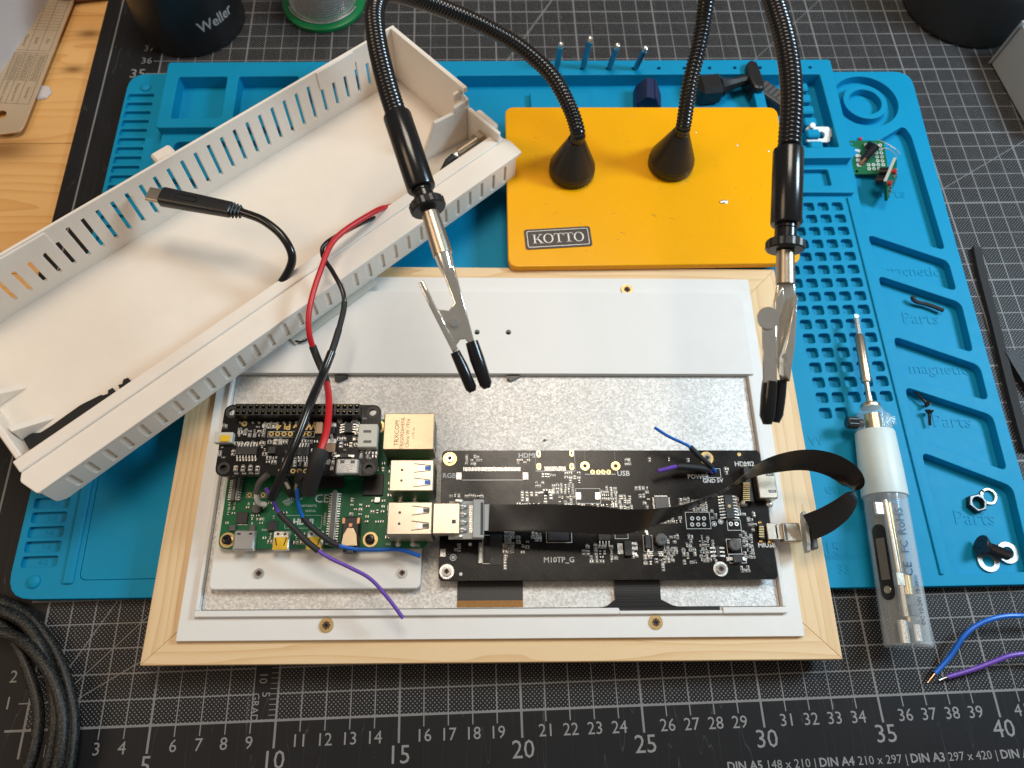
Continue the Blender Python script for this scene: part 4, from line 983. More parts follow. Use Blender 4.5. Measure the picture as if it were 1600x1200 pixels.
seg(t, P, o0, 0, 8, .035, M['tin'], 'tinned_end'); seg(t, P, o0, 8, len(P) - 1, .10, M['purple'], 'purple_insulation')
# ================================================================ white housing lying across the frame
TL, TW, THt, TF, TI = 25.64, 9.36, 3.47, 1.687, 1.80
TO = Vector((1.44, 8.615, 2.85)); TE = Euler((-.017, .036, .721))
hs = thing('housing', 'long white slotted housing tilted across the frame and blue mat', 'housing', TO, TE)
W2 = M['white2']
MB().plate(rr(0, .2, TL, TW + .2, .1), [], 0, .2, .02).build('floor', W2, hs)
# slotted long wall: built flat, then stood up
sl = [3.30 + .7262 * k for k in range(29)]
wall = MB().plate([(0, 0), (TL, 0), (TL, THt), (0, THt)], [rr(x - .085, .86 if x > 18 else .90, x + .085, (2.92 if 6.3 < x < 22 else (2.5 if x < 6.3 else 2.28)) if not 22.9 < x < 23.6 else 2.72, .03, 2) for x in sl], 0, .14, .03,
                  M=Matrix.Translation((0, TW + .14, 0)) @ Euler((math.pi / 2, 0, 0)).to_matrix().to_4x4())
wall.build('slotted_wall', W2, hs)
MB().box(.3, TW - .10, 2.42, 6.1, TW + .001, THt - .06, ch=.04).build('stiffening_lip', W2, hs)
MB().box(20.6, TW - .07, 2.36, 22.9, TW + .001, THt - .02, ch=.03).build('stiffening_lip', W2, hs)
MB().box(11.75, TW + .142, THt - .75, 12.75, TW + .80, THt - .02, ch=.10).build('snap_tab', W2, hs)
MB().plate([(3.6, 0), (TW, 0), (TW, THt), (3.7, THt), (3.7, THt - .25), (4.0, THt - .3), (4.0, THt - .62), (3.6, THt - .7)], [], 0, .24, .04, M=Matrix.Translation((TL - .24, 0, 0)) @ Matrix(((0, 0, 1, 0), (1, 0, 0, 0), (0, 1, 0, 0), (0, 0, 0, 1)))).build('end_wall', W2, hs)
MB().box(TL - .62, 4.0, 2.55, TL - .03, 4.18, 3.1, ch=.04).build('end_rib', W2, hs); MB().box(TL - .95, 3.6, 2.0, TL - .03, 3.78, 2.75, ch=.04).build('end_rib', W2, hs)
# corner pocket that carries the socket
MB().plate([(0, 0), (3.0, 0), (3.0, .35), (2.15, 2.2), (.05, 2.2)], [], 0, .2, .04, M=Matrix.Translation((TL, 3.5, .2)) @ Euler((math.pi / 2, 0, math.pi - .12)).to_matrix().to_4x4()).build('pocket_wall', W2, hs)
MB().box(TL - .22, 1.2, .2, TL - .01, 3.5, 2.35, ch=.04).build('pocket_wall', W2, hs)
MB().box(TL + .001, 1.75, 1.45, TL + .42, 3.25, 2.2, ch=.12).build('snap_tab', W2, hs)
# front: flange, outer wall with blind slots, inner wall
MB().plate(round_poly([(-.25, .0), (TL + .35, .0), (TL + .42, .9), (TL + .1, TI), (.15, TI), (-.5, .9)], .1), [], TF - .2, TF, .04).build('flange', W2, hs)
MB().box(-.3, 1.18, TF - .01, TL + .2, TI - .02, TF + .10, ch=.04).build('flange_bead', W2, hs)
fsl = [.9 + .798 * k for k in range(31) if .9 + .798 * k < TL - .6]
MB().plate(round_poly([(.1, .02), (TL - .2, .02), (TL, .25), (TL, TF - .2), (-.2, TF - .2), (-.2, .3)], .12), [rr(x - .12, .30, x + .12, 1.36, .09, 3) for x in fsl], 0, .09, .03,
           M=Matrix.Translation((0, .13, 0)) @ Euler((math.pi / 2, 0, 0)).to_matrix().to_4x4()).build('outer_wall', W2, hs)
MB().box(.05, .131, .03, TL - .1, .34, TF - .205).build('slot_backing', W2, hs)
MB().box(.3, TI - .22, .19, TL - .3, TI - .06, TF - .19, ch=.02).build('inner_wall', W2, hs)
# left end bracket
MB().plate([(.0, .2), (1.5, .2), (.1, 1.15)], [], 0, .3, .04, M=Matrix.Translation((.05, 3.75, .0)) @ Euler((math.pi / 2, 0, .02)).to_matrix().to_4x4()).build('bracket', W2, hs)
MB().box(-.2, 1.9, .0, .06, 9.3, 1.6, ch=.05).build('end_wall', W2, hs)
MB().plate([(.0, .2), (1.35, .2), (.1, 1.15)], [], 0, .3, .04, M=Matrix.Translation((.05, 5.85, .0)) @ Euler((math.pi / 2, 0, .02)).to_matrix().to_4x4()).build('bracket', W2, hs)
TM = Matrix.Translation(TO) @ TE.to_matrix().to_4x4()
def tw(s_, n_, z_): return TM @ Vector((s_, n_, z_))
# things lying in the housing
js = thing('barrel_socket', 'threaded metal power socket in the right corner of the white housing', 'socket', tw(TL - .5, 2.35, 1.25), TE)
MB().cyl((.3, 0, 0), (-.15, 0, 0), .42, n=6).build('hex_nut', M['nickel'], js)
prof = []
for k in range(14): prof += [(.27, k * .1), (.30, k * .1 + .05)]
MB().lathe(prof, 18, Mt(-.1, 0, 0, 0, 0, -math.pi / 2)).build('threaded_barrel', M['nickel'], js)
MB().cyl((-1.45, 0, 0), (-1.7, 0, 0), .2, n=12).build('solder_lug', M['tin'], js)
MB().tube([Vector((-1.6, .0, .0)), Vector((-2.1, -.05, -.05)), Vector((-2.7, -.2, -.3)), Vector((-3.6, -.5, -.7))], [.2, .2, .15, .1], 12).build('black_sleeve', M['black_rubber'], js)
pr = thing('pry_tool', 'flat black plastic pry tool lying on the white housing floor', 'tool', tw(.1, 2.8, .21), TE)
g = MB(); g.prism(round_poly([(.0, .0), (.05, .62), (.45, .62), (.7, .4), (1.2, .38), (2.6, .42), (3.5, .26), (3.5, 0)], .08), .0, .12); g.build('tool_blade', M['black'], pr)
MB().prism([(3.5, 0), (3.5, .2), (3.7, .12), (3.8, .26), (4.0, .24), (4.0, .02)], 0, .11).build('tool_tooth', M['black'], pr); MB().prism([(4.2, .0), (4.25, .2), (4.4, .12), (4.55, .28), (4.75, .22), (4.75, .02)], 0, .11).build('tool_tooth', M['black'], pr)
uc = thing('usb_cable', 'black usb cable with metal plug rising inside the white housing', 'cable', tw(12.6, 2.2, .21))
o0 = tw(12.6, 2.2, .21)
P = smooth([at(*p) for p in ((425, 462, 3.6), (450, 425, 4.3), (456, 398, 4.9), (440, 368, 5.3), (412, 345, 5.5), (385, 334, 5.5), (374, 331, 5.5))], 8)
MB().tube(P, .19, 14).build('cable_jacket', M['black_gloss'], uc, origin=o0)
a, b = at(362, 328, 5.5), at(253, 307, 5.5); d = b - a; q = Matrix.Translation(a) @ d.to_track_quat('X', 'Z').to_matrix().to_4x4(); LN = d.length
g = MB(); rs = [(.0, .33, .2), (.04, .36, .24), (LN * .55, .41, .27), (LN - .05, .44, .29), (LN, .40, .25)]
for x, hw, hh in rs:
    for k in range(16):
        an = 2 * math.pi * k / 16; c_, s_ = math.cos(an), math.sin(an)
        g.v.append(tuple(q @ Vector((x, math.copysign(abs(c_) ** .55, c_) * hw, math.copysign(abs(s_) ** .55, s_) * hh))))
for i in range(len(rs) - 1):
    for k in range(16): A_, B_ = i * 16 + k, i * 16 + (k + 1) % 16; g.f.append((A_, B_, B_ + 16, A_ + 16))
g.f += [tuple(range(16))[::-1], tuple(range(64, 80))]; g.m = [0] * len(g.f)
g.build('plug_grip', M['black'], uc, origin=o0)
MB().plate(rr(-.36, -.11, .36, .11, .1), [rr(-.30, -.06, .30, .06, .05)], 0, .66, .01, M=q @ Matrix.Translation((LN - .02, 0, 0)) @ Matrix(((0, 0, 1, 0), (1, 0, 0, 0), (0, 1, 0, 0), (0, 0, 0, 1)))).build('plug_shell', M['nickel'], uc, origin=o0)
for k in range(3): MB().box(-.14 - k * .16, -.32 + .03 * k, -.22, -.04 - k * .16, .32 - .03 * k, .22, ch=.05, M=q).build('strain_relief_rib', M['black'], uc, origin=o0)
MB().cyl(q @ Vector((-.5, 0, 0)), q @ Vector((.05, 0, 0)), .2, n=14).build('strain_relief', M['black'], uc, origin=o0)
MB().plate(rr(-.5, -.14, .5, .14, .13), [rr(-.46, -.11, .46, .11, .1)], 0, .004, 0, M=q @ Matrix.Translation((LN * .62, 0, .275))).build('moulded_oval', M['black_gloss'], uc, origin=o0)
p = tw(11.6, -.55, -.35); lk = thing('spacer_strip', 'thin cream strip under the front edge of the white housing', 'strip', (p.x, p.y, 2.21), (0, 0, .721))
MB().box(-.3, .28, .0, 4.6, 1.2, .10, ch=.02).build('strip_body', M['jst'], lk)
p = at(473, 532, 2.3); lk2 = tag(MB().tube(smooth([at(462, 533, 2.32), at(472, 534, 2.34), at(480, 530, 2.35), at(484, 526, 2.5)], 4), .05, 8).build('wire_stub', M['black'], None, origin=at(473, 532, 2.26)), 'tiny dark wire stub peeking from under the white housing', 'wire')

# ================================================================ yellow third hand
ZY0, ZY = 1.72, 2.13
ybs = [at(789, 167, ZY), at(1214, 167, ZY), at(1252, 411, ZY), at(794, 417, ZY)]
yc = Vector((20.2, 20.05, ZY0))
yb = thing('third_hand_base', 'yellow metal base plate of the third hand with name badge', 'base plate', yc)
MB().plate(round_poly([(p.x - yc.x, p.y - yc.y) for p in ybs[::-1]], .55, 6), [], 0, ZY - ZY0, .07, res=3).build('enamel_plate', M['yellow'], yb)
h = ZY - ZY0
a, b = at(872, 372, ZY) - yc, Vector((1, .045, 0)).normalized()
BM = Matrix.Translation((a.x, a.y, h)) @ Matrix.Rotation(.05, 4, 'Z')
bw, bh = 1.68, .60
o = MB().plate(rr(-bw, -bh, bw, bh, .13), [], .001, .03, .01, M=BM).build('name_badge', M['badge'], yb)
MB().plate(rr(-bw + .12, -bh + .11, bw - .12, bh - .11, .1), [rr(-bw + .155, -bh + .145, bw - .155, bh - .145, .08)], .031, .036, 0, M=BM).build('badge_border', M['badge_edge'], o)
# serif capitals
def serif(g, ch, x, sc, M_, lw=.15, tw_=.05):
    H_ = 1.0; bx = lambda x0, y0, x1, y1: g.box(x + x0 * sc, y0 * sc - sc / 2, .0, x + x1 * sc, y1 * sc - sc / 2, .006, M=M_)
    def quad(pts): g.prism([(x + p * sc, r * sc - sc / 2) for p, r in pts], 0, .006, M=M_)
    if ch == 'K':
        bx(.10, 0, .10 + lw, 1); bx(0, 0, .35, tw_); bx(0, 1 - tw_, .35, 1); quad([(.25, .40), (.72, .97), (.80, .97), (.32, .38)]); quad([(.36, .53), (.48, .60), (.90, .03), (.72, .03)]); bx(.62, 0, 1.0, tw_); bx(.60, 1 - tw_, .92, 1); return .98
    if ch == 'O':
        n = 28; out = [(.48 + .48 * math.cos(2 * math.pi * k / n), .5 + .52 * math.sin(2 * math.pi * k / n)) for k in range(n)]; inn = [(.48 + .33 * math.cos(2 * math.pi * k / n), .5 + .46 * math.sin(2 * math.pi * k / n)) for k in range(n)]
        g.prism([(x + p * sc, r * sc - sc / 2) for p, r in out], 0, .006, [[(x + p * sc, r * sc - sc / 2) for p, r in inn]], M=M_); return 1.02
    if ch == 'T':
        bx(.36, 0, .36 + lw, 1); bx(.22, 0, .66, tw_); bx(0, 1 - tw_ * 1.2, .88, 1); bx(0, .76, .05, 1); bx(.83, .76, .88, 1); return .92
g = MB(); x = -1.28; M2 = BM @ Matrix.Translation((0, 0, .031))
for ch in 'KOTTO': x += serif(g, ch, x, .54, M2) * .54
g.build('badge_name', M['badge_edge'], o)
for u, v, r in ((1131, 316, .16), (1152, 227, .06), (1087, 207, .04), (1201, 236, .05), (1118, 245, .02), (985, 181, .03), (870, 380, .02)):
    p = at(u, v, ZY) - yc; g = MB(); g.lathe([(r, 0), (r * .9, r * .5), (r * .5, r * .8), (.004, r * .9)], 9, Mt(p.x, p.y, h - .002, u) @ Matrix.Diagonal((1.5, .8, .8, 1))); g.build('solder_splash', M['tin'], yb)
g = MB(); q = random.Random(8)
for k in range(26):
    u, v = q.uniform(830, 1210), q.uniform(185, 400); p = at(u, v, ZY) - yc; L_ = q.uniform(.04, .18)
    g.box(-L_, -.006, 0, L_, .006, .002, M=Mt(p.x, p.y, h, q.uniform(-.7, .7)))
g.build('scratches', M['charcoal'], yb)

def goose(path, r, pitch=.17):
    P = smooth(path, 24); L = [0]
    for i in range(1, len(P)): L.append(L[-1] + (P[i] - P[i - 1]).length)
    n = int(L[-1] / pitch); out = []; rs = []; j = 0
    for k in range(n * 4):
        d = L[-1] * k / (n * 4)
        while j < len(L) - 2 and L[j + 1] < d: j += 1
        f = (d - L[j]) / max(1e-6, L[j + 1] - L[j]); out.append(P[j].lerp(P[j + 1], f)); rs.append(r * (1.0, 1.03, .98, .90)[k % 4])
    return out, rs
def arm(label, base_px, pts, sleeve, neck, collar):
    b = at(base_px[0], base_px[1], ZY + .005); t = thing('gooseneck_arm', label, 'gooseneck arm', b, group='third hand arms')
    knurl = MB(); n = 72
    pr_ = [(1.10, 0), (1.20, .06), (1.20, .42)]
    for i, (r, z) in enumerate(pr_ + [(1.17, .46), (1.17, .55), (.46, 2.30), (.42, 2.42), (.30, 2.44)]):
        for k in range(n): a = 2 * math.pi * k / n; rr_ = r * (1 - (.018 if (k % 2 and i in (1, 2)) else 0)); knurl.v.append((b.x + rr_ * math.cos(a), b.y + rr_ * math.sin(a), b.z + z))
    for i in range(7):
        for k in range(n): A_, B_ = i * n + k, i * n + (k + 1) % n; knurl.f.append((A_, B_, B_ + n, A_ + n))
    knurl.f += [tuple(range(n))[::-1], tuple(range(7 * n, 8 * n))]; knurl.m = [0] * len(knurl.f)
    knurl.build('magnet_foot', M['black'], t, origin=b, angle=20)
    P, rs = goose([b + Vector((0, 0, 2.2)), b + Vector((.0, .0, 2.9))] + [far(*p) for p in pts], .375)
    MB().tube(P, rs, 16).build('gooseneck', M['black_gloss'], t, origin=b, angle=60)
    s0, s1 = far(*sleeve[0]), far(*sleeve[1]); d = (s1 - s0).normalized(); ln = (s1 - s0).length
    q = Matrix.Translation(s0) @ d.to_track_quat('Z', 'Y').to_matrix().to_4x4()
    MB().lathe([(.40, -.05), (.49, .02), (.505, .08), (.505, ln - .06), (.47, ln), (.3, ln)], 32, q).build('sleeve', M['black_gloss'], t, origin=b)
    c0 = far(*collar); q2 = Matrix.Translation(s1) @ (c0 - s1).to_track_quat('Z', 'Y').to_matrix().to_4x4(); lc = (c0 - s1).length
    MB().lathe([(.36, -.05), (.36, .12), (.33, .14), (.36, .17), (.36, lc)], 24, q2).build('threaded_neck', M['black_gloss'], t, origin=b)
    kn = MB(); n = 40
    for i, (r, z) in enumerate(((.58, lc - .17), (.635, lc - .12), (.635, lc + .12), (.58, lc + .17))):
        for k in range(n): a = 2 * math.pi * k / n; r2 = r * (1 - (.045 if k % 2 and i in (1, 2) else 0)); kn.v.append(tuple(q2 @ Vector((r2 * math.cos(a), r2 * math.sin(a), z))))
    for i in range(3):
        for k in range(n): A_, B_ = i * n + k, i * n + (k + 1) % n; kn.f.append((A_, B_, B_ + n, A_ + n))
    kn.f += [tuple(range(n))[::-1], tuple(range(3 * n, 4 * n))]; kn.m = [0] * len(kn.f)
    kn.build('knurled_collar', M['black'], t, origin=b, angle=20)
    return t, b
CZ = CAM_M @ Vector((0, 0, 1))
def sheet(poly, d, th, t, b, name, m, bow=0.0):
    """bent sheet-metal blade lying across the line of sight, given its outline and distance"""
    P = [((u - 800) / FPX * d, (600 - v) / FPX * d) for u, v in poly]
    q = Matrix.Translation(CAM_C) @ CAM_E.to_matrix().to_4x4() @ Matrix.Translation((0, 0, -d))
    if sum(P[i][0] * P[(i + 1) % len(P)][1] - P[(i + 1) % len(P)][0] * P[i][1] for i in range(len(P))) < 0: P = P[::-1]
    g = MB(); g.plate(P, [], -th / 2, th / 2, .045, M=q, res=2)
    return g.build(name, m, t, origin=b, angle=70)
t, b = arm('left black gooseneck arm bending over the white housing, clip hanging open', (893, 268),
    [(890, 168, 34.9), (862, 118, 34.2), (815, 75, 33.4), (755, 40, 32.5), (700, 16, 31.5), (645, -4, 30.2), (603, -12, 28.7), (586, 15, 27.7), (589, 65, 26.9), (604, 130, 26.1), (620, 182, 25.5)], ((620, 180, 25.5), (659, 296, 24.9)), None, (668, 322, 24.75))
MB().tube([far(672, 333, 24.7), far(682, 366, 24.6), far(692, 398, 24.5)], [.30, .33, .34], 20).build('clip_barrel', M['nickel'], t, origin=b)
MB().tube([far(691, 396, 24.5), far(696, 412, 24.45), far(701, 428, 24.4)], [.30, .27, .20], 16).build('crimped_end', M['chrome'], t, origin=b)
sheet([(690, 420), (710, 416), (741, 532), (735, 540), (727, 530), (719, 531), (713, 541), (684, 484), (702, 486), (710, 474)], 24.4, .36, t, b, 'fixed_jaw', M['clip'])
sheet([(655, 444), (662, 439), (679, 474), (690, 494), (716, 545), (708, 551), (699, 533), (674, 484)], 24.4, .50, t, b, 'spring_lever', M['clip'])
MB().cyl(far(710, 504, 24.1), far(710, 504, 24.7), .13, n=14).build('rivet', M['chrome'], t, origin=b)
MB().tube([far(711, 550, 24.4), far(722, 573, 24.4), far(736, 606, 24.4), far(739, 612, 24.4)], [.17, .2, .2, .12], 14).build('rubber_tip', M['black_gloss'], t, origin=b)
MB().tube([far(737, 534, 24.4), far(745, 560, 24.4), far(759, 600, 24.4), far(761, 607, 24.4)], [.22, .25, .22, .12], 14).build('rubber_tip', M['black_gloss'], t, origin=b)
t, b = arm('right black gooseneck arm arching out of the picture, clip closed over the frame', (1047, 257),
    [(1078, 130, 34.4), (1092, 72, 33.7), (1101, 20, 33.0), (1108, -35, 31.8), (1126, -75, 30.2), (1160, -80, 28.4), (1192, -42, 27.1), (1213, 15, 26.3), (1230, 80, 25.5), (1237, 150, 24.9), (1233, 232, 24.4)], ((1232, 234, 24.4), (1228, 352, 24.0)), None, (1227, 384, 23.9))
MB().tube([far(1227, 393, 23.9), far(1227, 420, 23.85), far(1227, 444, 23.8)], [.29, .30, .31], 20).build('clip_barrel', M['nickel'], t, origin=b)
sheet([(1214, 444), (1241, 442), (1243, 462), (1241, 500), (1236, 560), (1231, 592), (1219, 596), (1212, 560), (1214, 500), (1207, 478)], 23.8, .12, t, b, 'fixed_jaw', M['clip'])
sheet([(1236, 475), (1242, 462), (1238, 540), (1230, 596), (1221, 585), (1219, 560), (1226, 530)], 23.55, .5, t, b, 'jaw_flank', M['clip'])
sheet([(1190, 505), (1213, 505), (1214, 598), (1192, 598)], 23.35, .09, t, b, 'spring_lever', M['clip'])
MB().lathe([(.355, -.05), (.37, .0), (.355, .05), (.01, .04)], 24, Matrix.Translation(far(1200, 497, 23.3)) @ CAM_E.to_matrix().to_4x4()).build('lever_pad', M['clip'], t, origin=b)
sheet([(1209, 470), (1222, 447), (1225, 470), (1216, 500), (1210, 500)], 23.6, .2, t, b, 'lever_fold', M['clip'])
MB().cyl(far(1226, 557, 23.2), far(1226, 557, 23.8), .09, n=14).build('rivet', M['chrome'], t, origin=b)
MB().tube([far(1203, 595, 23.5), far(1201, 620, 23.5), far(1199, 650, 23.5), far(1199, 663, 23.5)], [.245, .26, .25, .14], 14).build('rubber_tip', M['black_gloss'], t, origin=b)
MB().tube([far(1220, 594, 23.8), far(1218, 620, 23.8), far(1214, 648, 23.8), far(1212, 660, 23.8)], [.2, .2, .2, .12], 14).build('rubber_tip', M['black_gloss'], t, origin=b)

# ================================================================ soldering iron
E0, E1 = at(1420, 1012, 1.45), at(1333, 497, 1.15); ax = (E1 - E0); LT = ax.length; ax.normalize()
IM = Matrix.Translation(E0) @ Matrix(((ax.y, ax.x, 0, 0), (-ax.x, ax.y, 0, 0), (0, 0, 1, 0), (0, 0, 0, 1)))
# local: y along the iron towards the tip, x to the right, z up
ir = thing('soldering_iron', 'clear pocket soldering iron with frosted grip lying on the blue mat', 'soldering iron', E0, (0, 0, math.atan2(-ax.x, ax.y)))
def tl(u, v, z=1.45): p = IM.inverted() @ at(u, v, z); return p.y
yg0, yg1, yh, yc_, yr0, yr1, yr2, yt = tl(1390, 777), tl(1363, 676), tl(1358, 648), tl(1356, 636, 1.4), tl(1352, 616, 1.3), tl(1349, 600, 1.3), tl(1338, 527, 1.2), tl(1333, 497, 1.15)
RX = Matrix.Rotation(-math.pi / 2, 4, 'X')
g = MB(); g.lathe([(.70, 0), (.88, .0), (.93, .06), (.93, .3), (.90, yg0 + .1), (.86, yg0 + .1), (.86, .12), (.68, .1)], 36, RX, axis_caps=False); g.build('clear_body', M['clear'], ir)
MB().lathe([(.88, yg0), (.95, yg0), (.96, yg0 + .05), (.93, yg0 + 1.2), (.85, yg1 - .05), (.83, yg1), (.6, yg1)], 36, RX).build('frosted_grip', M['frost'], ir)
MB().lathe([(.78, yg1 - .1), (.76, yh - .1), (.60, yh + .02), (.42, yc_ - .02)], 28, RX).build('clear_head', M['clear'], ir)
MB().lathe([(.36, yg1 - .2), (.36, yh), (.2, yh + .05)], 20, RX).build('inner_ferrule', M['brass'], ir)
MB().lathe([(.42, yc_ - .08), (.44, yc_), (.42, yc_ + .1), (.30, yc_ + .12), (.28, yc_ + .2), (.16, yc_ + .24)], 28, RX).build('steel_collar', M['nickel'], ir)
ZI = -.25
MB().lathe([(.13, yc_ + .2), (.16, yc_ + .3), (.12, yr0), (.12, yr1), (.21, yr1 + .03), (.23, yr1 + .12), (.22, yr2 - .1), (.17, yr2)], 24, RX).build('heater_rod', M['nickel'], ir)
MB().box(-.12, yr2 - .02, -.09, .12, yt - .15, .09, ch=.05).build('chisel_tip', M['chrome'], ir); MB().prism([(-.11, yt - .16), (.11, yt - .16), (.09, yt + .02), (-.09, yt + .04)], -.03, .05).build('tinned_end', M['tin'], ir)
MB().box(.45, yh - .5, -.35, 1.02, yh - .05, .2, ch=.06).build('clear_lug', M['clear'], ir)
kn = MB(); n = 36; yk = yh - .45
for i, (r, x) in enumerate(((.25, -1.25), (.28, -1.2), (.28, -.75), (.2, -.72), (.2, -.5))):
    for k in range(n): a = 2 * math.pi * k / n; r2 = r * (1 - (.08 if k % 2 and i in (1, 2) else 0)); kn.v.append((x, yk + r2 * math.cos(a), r2 * math.sin(a)))
for i in range(4):
    for k in range(n): A_, B_ = i * n + k, i * n + (k + 1) % n; kn.f.append((A_, A_ + n, B_ + n, B_))
kn.f += [tuple(range(n)), tuple(range(4 * n, 5 * n))[::-1]]; kn.m = [0] * len(kn.f)
kn.build('thumb_screw', M['black'], ir, angle=15)
# inside the body
MB().cyl((-.05, 1.2, .25), (-.18, yg0 - .2, .25), .15, n=14).build('inner_rod', M['nickel'], ir); MB().cyl((.1, 1.0, .15), (.05, yg0 - .3, .15), .09, n=12).build('inner_rod', M['brass'], ir)
MB().cyl((-.22, .15, .2), (-.22, 1.05, .2), .2, n=16).build('contact_barrel', M['tin'], ir); MB().cyl((.35, .25, .2), (.35, .9, .2), .17, n=16).build('contact_barrel', M['tin'], ir)
MB().box(-.55, .2, -.25, .6, yg0 - .2, -.15, ch=.01).build('inner_board', M['chip_grey'], ir)
MB().cyl((.25, 2.1, .1), (.25, 2.9, .1), .28, n=16).build('inner_cylinder', M['brass'], ir); MB().box(-.3, 2.4, .0, .1, 3.0, .4, ch=.05).build('inner_block', M['nickel'], ir); MB().box(.15, 1.25, .1, .5, 1.7, .35, ch=.03).build('inner_coil', M['charcoal'], ir)
g = MB(); g.box(-.7, yg0 - .9, .2, -.3, yg0 - .3, .35, ch=.05); g.build('inner_block', M['tin'], ir)
# screen strip on the shoulder
def on_body(y, ang, r=.925): return Matrix.Translation((math.sin(ang) * r, y, math.cos(ang) * r)) @ Matrix.Rotation(ang, 4, 'Y')
y0, y1 = tl(1374, 938, 2.1), tl(1352, 815, 2.1)
sm = on_body((y0 + y1) / 2, -1.0)
hl = (y1 - y0) / 2 - .05
o = MB().plate(rr(-.3, -hl, .3, hl, .29), [], -.01, .012, .004, M=sm).build('screen_bezel', M['black_gloss'], ir)
MB().box(-.19, -hl * .48, .0125, .19, hl * .62, .016, M=sm).build('screen', M['chip_grey'], o); MB().lathe([(.16, .0125), (.15, .03), (.01, .035)], 20, sm @ Matrix.Translation((0, -hl + .42, 0))).build('button', M['nickel'], o)
tm = on_body(tl(1400, 853, 2.3), .12)
g = MB()
for k, (tx, sz, yo) in enumerate((('RoHS', .56, 1.05), ('FC', .52, -.02), ('CE', .56, -.95))): g.text(tx, sz, tm @ Mt(-.12, yo, .03, math.pi / 2), .003, sx=.9)
tm2 = on_body(tl(1408, 945, 2.3), .16)
g.text('DC 12-24V 18-88W', .24, tm2 @ Mt(.12, .25, .03, math.pi / 2), .003)
g.build('printed_marks', M['navy_ink'], ir)
# ================================================================ things in and around the trays
for i, x in enumerate(hx[:4]):
    t = thing('hex_bit', ('leftmost', 'tallest, second', 'third', 'rightmost')[i] + ' of the four hex bits standing in the blue tray rim', 'bit', (x, 33.65, .7), (R_((3, 1, 4, 7)[i]), R_((2, 4, 6, 8)[i]), 0), group='hex bits in the tray rim')
    hgt = (2.75, 3.05, 2.7, 2.65)[i]
    MB().lathe([(.10, 0), (.10, .8), (.16, 1.0), (.175, 1.1), (.175, hgt - .3)], 6).build('hex_shaft', M['grey_plate'] if False else simple('teal_steel_%d' % i, (.10, .30, .40), .3, .8), t)
    MB().lathe([(.17, hgt - .31), (.17, hgt - .18), (.13, hgt - .05), (.05, hgt)], 16).build('ball_end', M['chrome'], t)
t = thing('wedge_block', 'navy grooved plastic wedge in the tray behind the yellow plate', 'plastic part', at(1014, 160, .7), (0, 0, -.1))
g = MB(); g.prism(round_poly([(-.95, 0), (.75, 0), (.5, .25), (.15, 1.05), (-.35, 1.15), (-.85, .5)], .12), -.7, .75, M=Matrix.Rotation(math.pi / 2, 4, 'X')); g.build('wedge_body', M['navy'], t)
for k in range(5): MB().cyl((.52 - .09 * k, -.7, .32 + .18 * k), (.52 - .09 * k, .65, .32 + .18 * k), .06, n=8).build('groove_rib', M['navy'], t)
t = thing('plastic_bracket', 'black plastic bracket with flared head lying in the blue tray', 'bracket', at(1140, 160, .65), (0, 0, .12))
g = MB(); g.box(-2.05, -.15, .0, -.55, 1.25, 1.25, ch=.22); g.build('flared_head', M['black'], t)
MB().tube([Vector((-.6, .6, .65)), Vector((-.2, .65, .7)), Vector((.3, .7, .75)), Vector((1.3, .85, .85))], [.62, .40, .30, .28], 8).build('stem', M['black'], t)
MB().plate(round_poly([(1.05, -.35), (1.65, -.35), (1.75, .6), (1.75, 1.7), (1.4, 1.9), (1.05, 1.6), (.95, .6)], .3), [], .1, 1.25, .15).build('hook_plate', M['black'], t)
t = thing('grip_insert', 'dark ribbed grip piece half hidden by the right gooseneck', 'plastic part', at(1203, 160, .65), (0, 0, .75))
g = MB(); g.plate(rr(-.5, -1.2, .5, 1.1, .3), [], 0, .75, .15); g.build('grip_body', M['charcoal'], t)
for k in range(6): MB().box(-.34, -.8 + k * .3, .74, .34, -.66 + k * .3, .80, ch=.03).build('grip_rib', M['chip_grey'], t)
t = thing('blade_holder', 'white plastic clip holding a small clear blade in the tray', 'blade', at(1277, 222, .9), (0, 0, -.03))
st = Matrix.Diagonal((.8, .8, .8, 1)) @ Matrix.Rotation(R_(18), 4, 'X')
g = MB(); g.plate(rr(-.85, -.1, .85, 1.05, .18), [circ(.2, .42, .25, 18), rr(-.6, .15, -.25, .35, .05), rr(-.6, .5, -.25, .7, .05)], 0, .22, .04, M=st); g.build('clip_body', M['white_plain'], t)
MB().box(.8, .35, .06, 1.55, .95, .12, M=st).build('blade', M['grey_plate'], t); MB().cyl(st @ Vector((-.5, 1.0, .2)), st @ Vector((-.5, 1.0, .5)), .16, n=12).build('peg', M['white_plain'], t)

def relay_board(name, label, loc, rot, flip):
    t = thing(name, label, 'circuit board', loc, rot)
    MB().plate(rr(-1.0, -1.1, 1.0, 1.1, .05), [circ(-.8, .9, .09, 10), circ(-.75, -.92, .09, 10)], 0, .15, .01).build('green_circuit_board', M['pcb_green'], t)
    g = MB()
    for i in range(4):
        for j in range(7):
            if (i < 2 and 2 <= j <= 4): continue
            ring_hole(g, -.05 + i * .27, .80 - j * .26, .095, .05, mi=3); 
    for q in (g,):
        q.v = [(p[0], p[1], p[2] + .151) for p in q.v]
    g.build('pads', MATS_SMALL, t)
    for j in range(4): MB().plate(rr(-.72, .28 - j * .3, -.42, .50 - j * .3, .09), [], .151, .175, .005).build('solder_pad', M['silk'], t)
    return t
t = relay_board('perfboard', 'small green perforated board with white capacitor in the upper bin', at(1355, 248, .42), (R_(6), R_(-3), -.06), False)
MB().cyl((-.35, -.25, .25), (.25, .35, .75), .22, n=16).build('capacitor', M['black'], t); MB().cyl((.25, .35, .75), (.27, .37, .77), .2, n=16).build('capacitor_top', M['wire_white'], t)
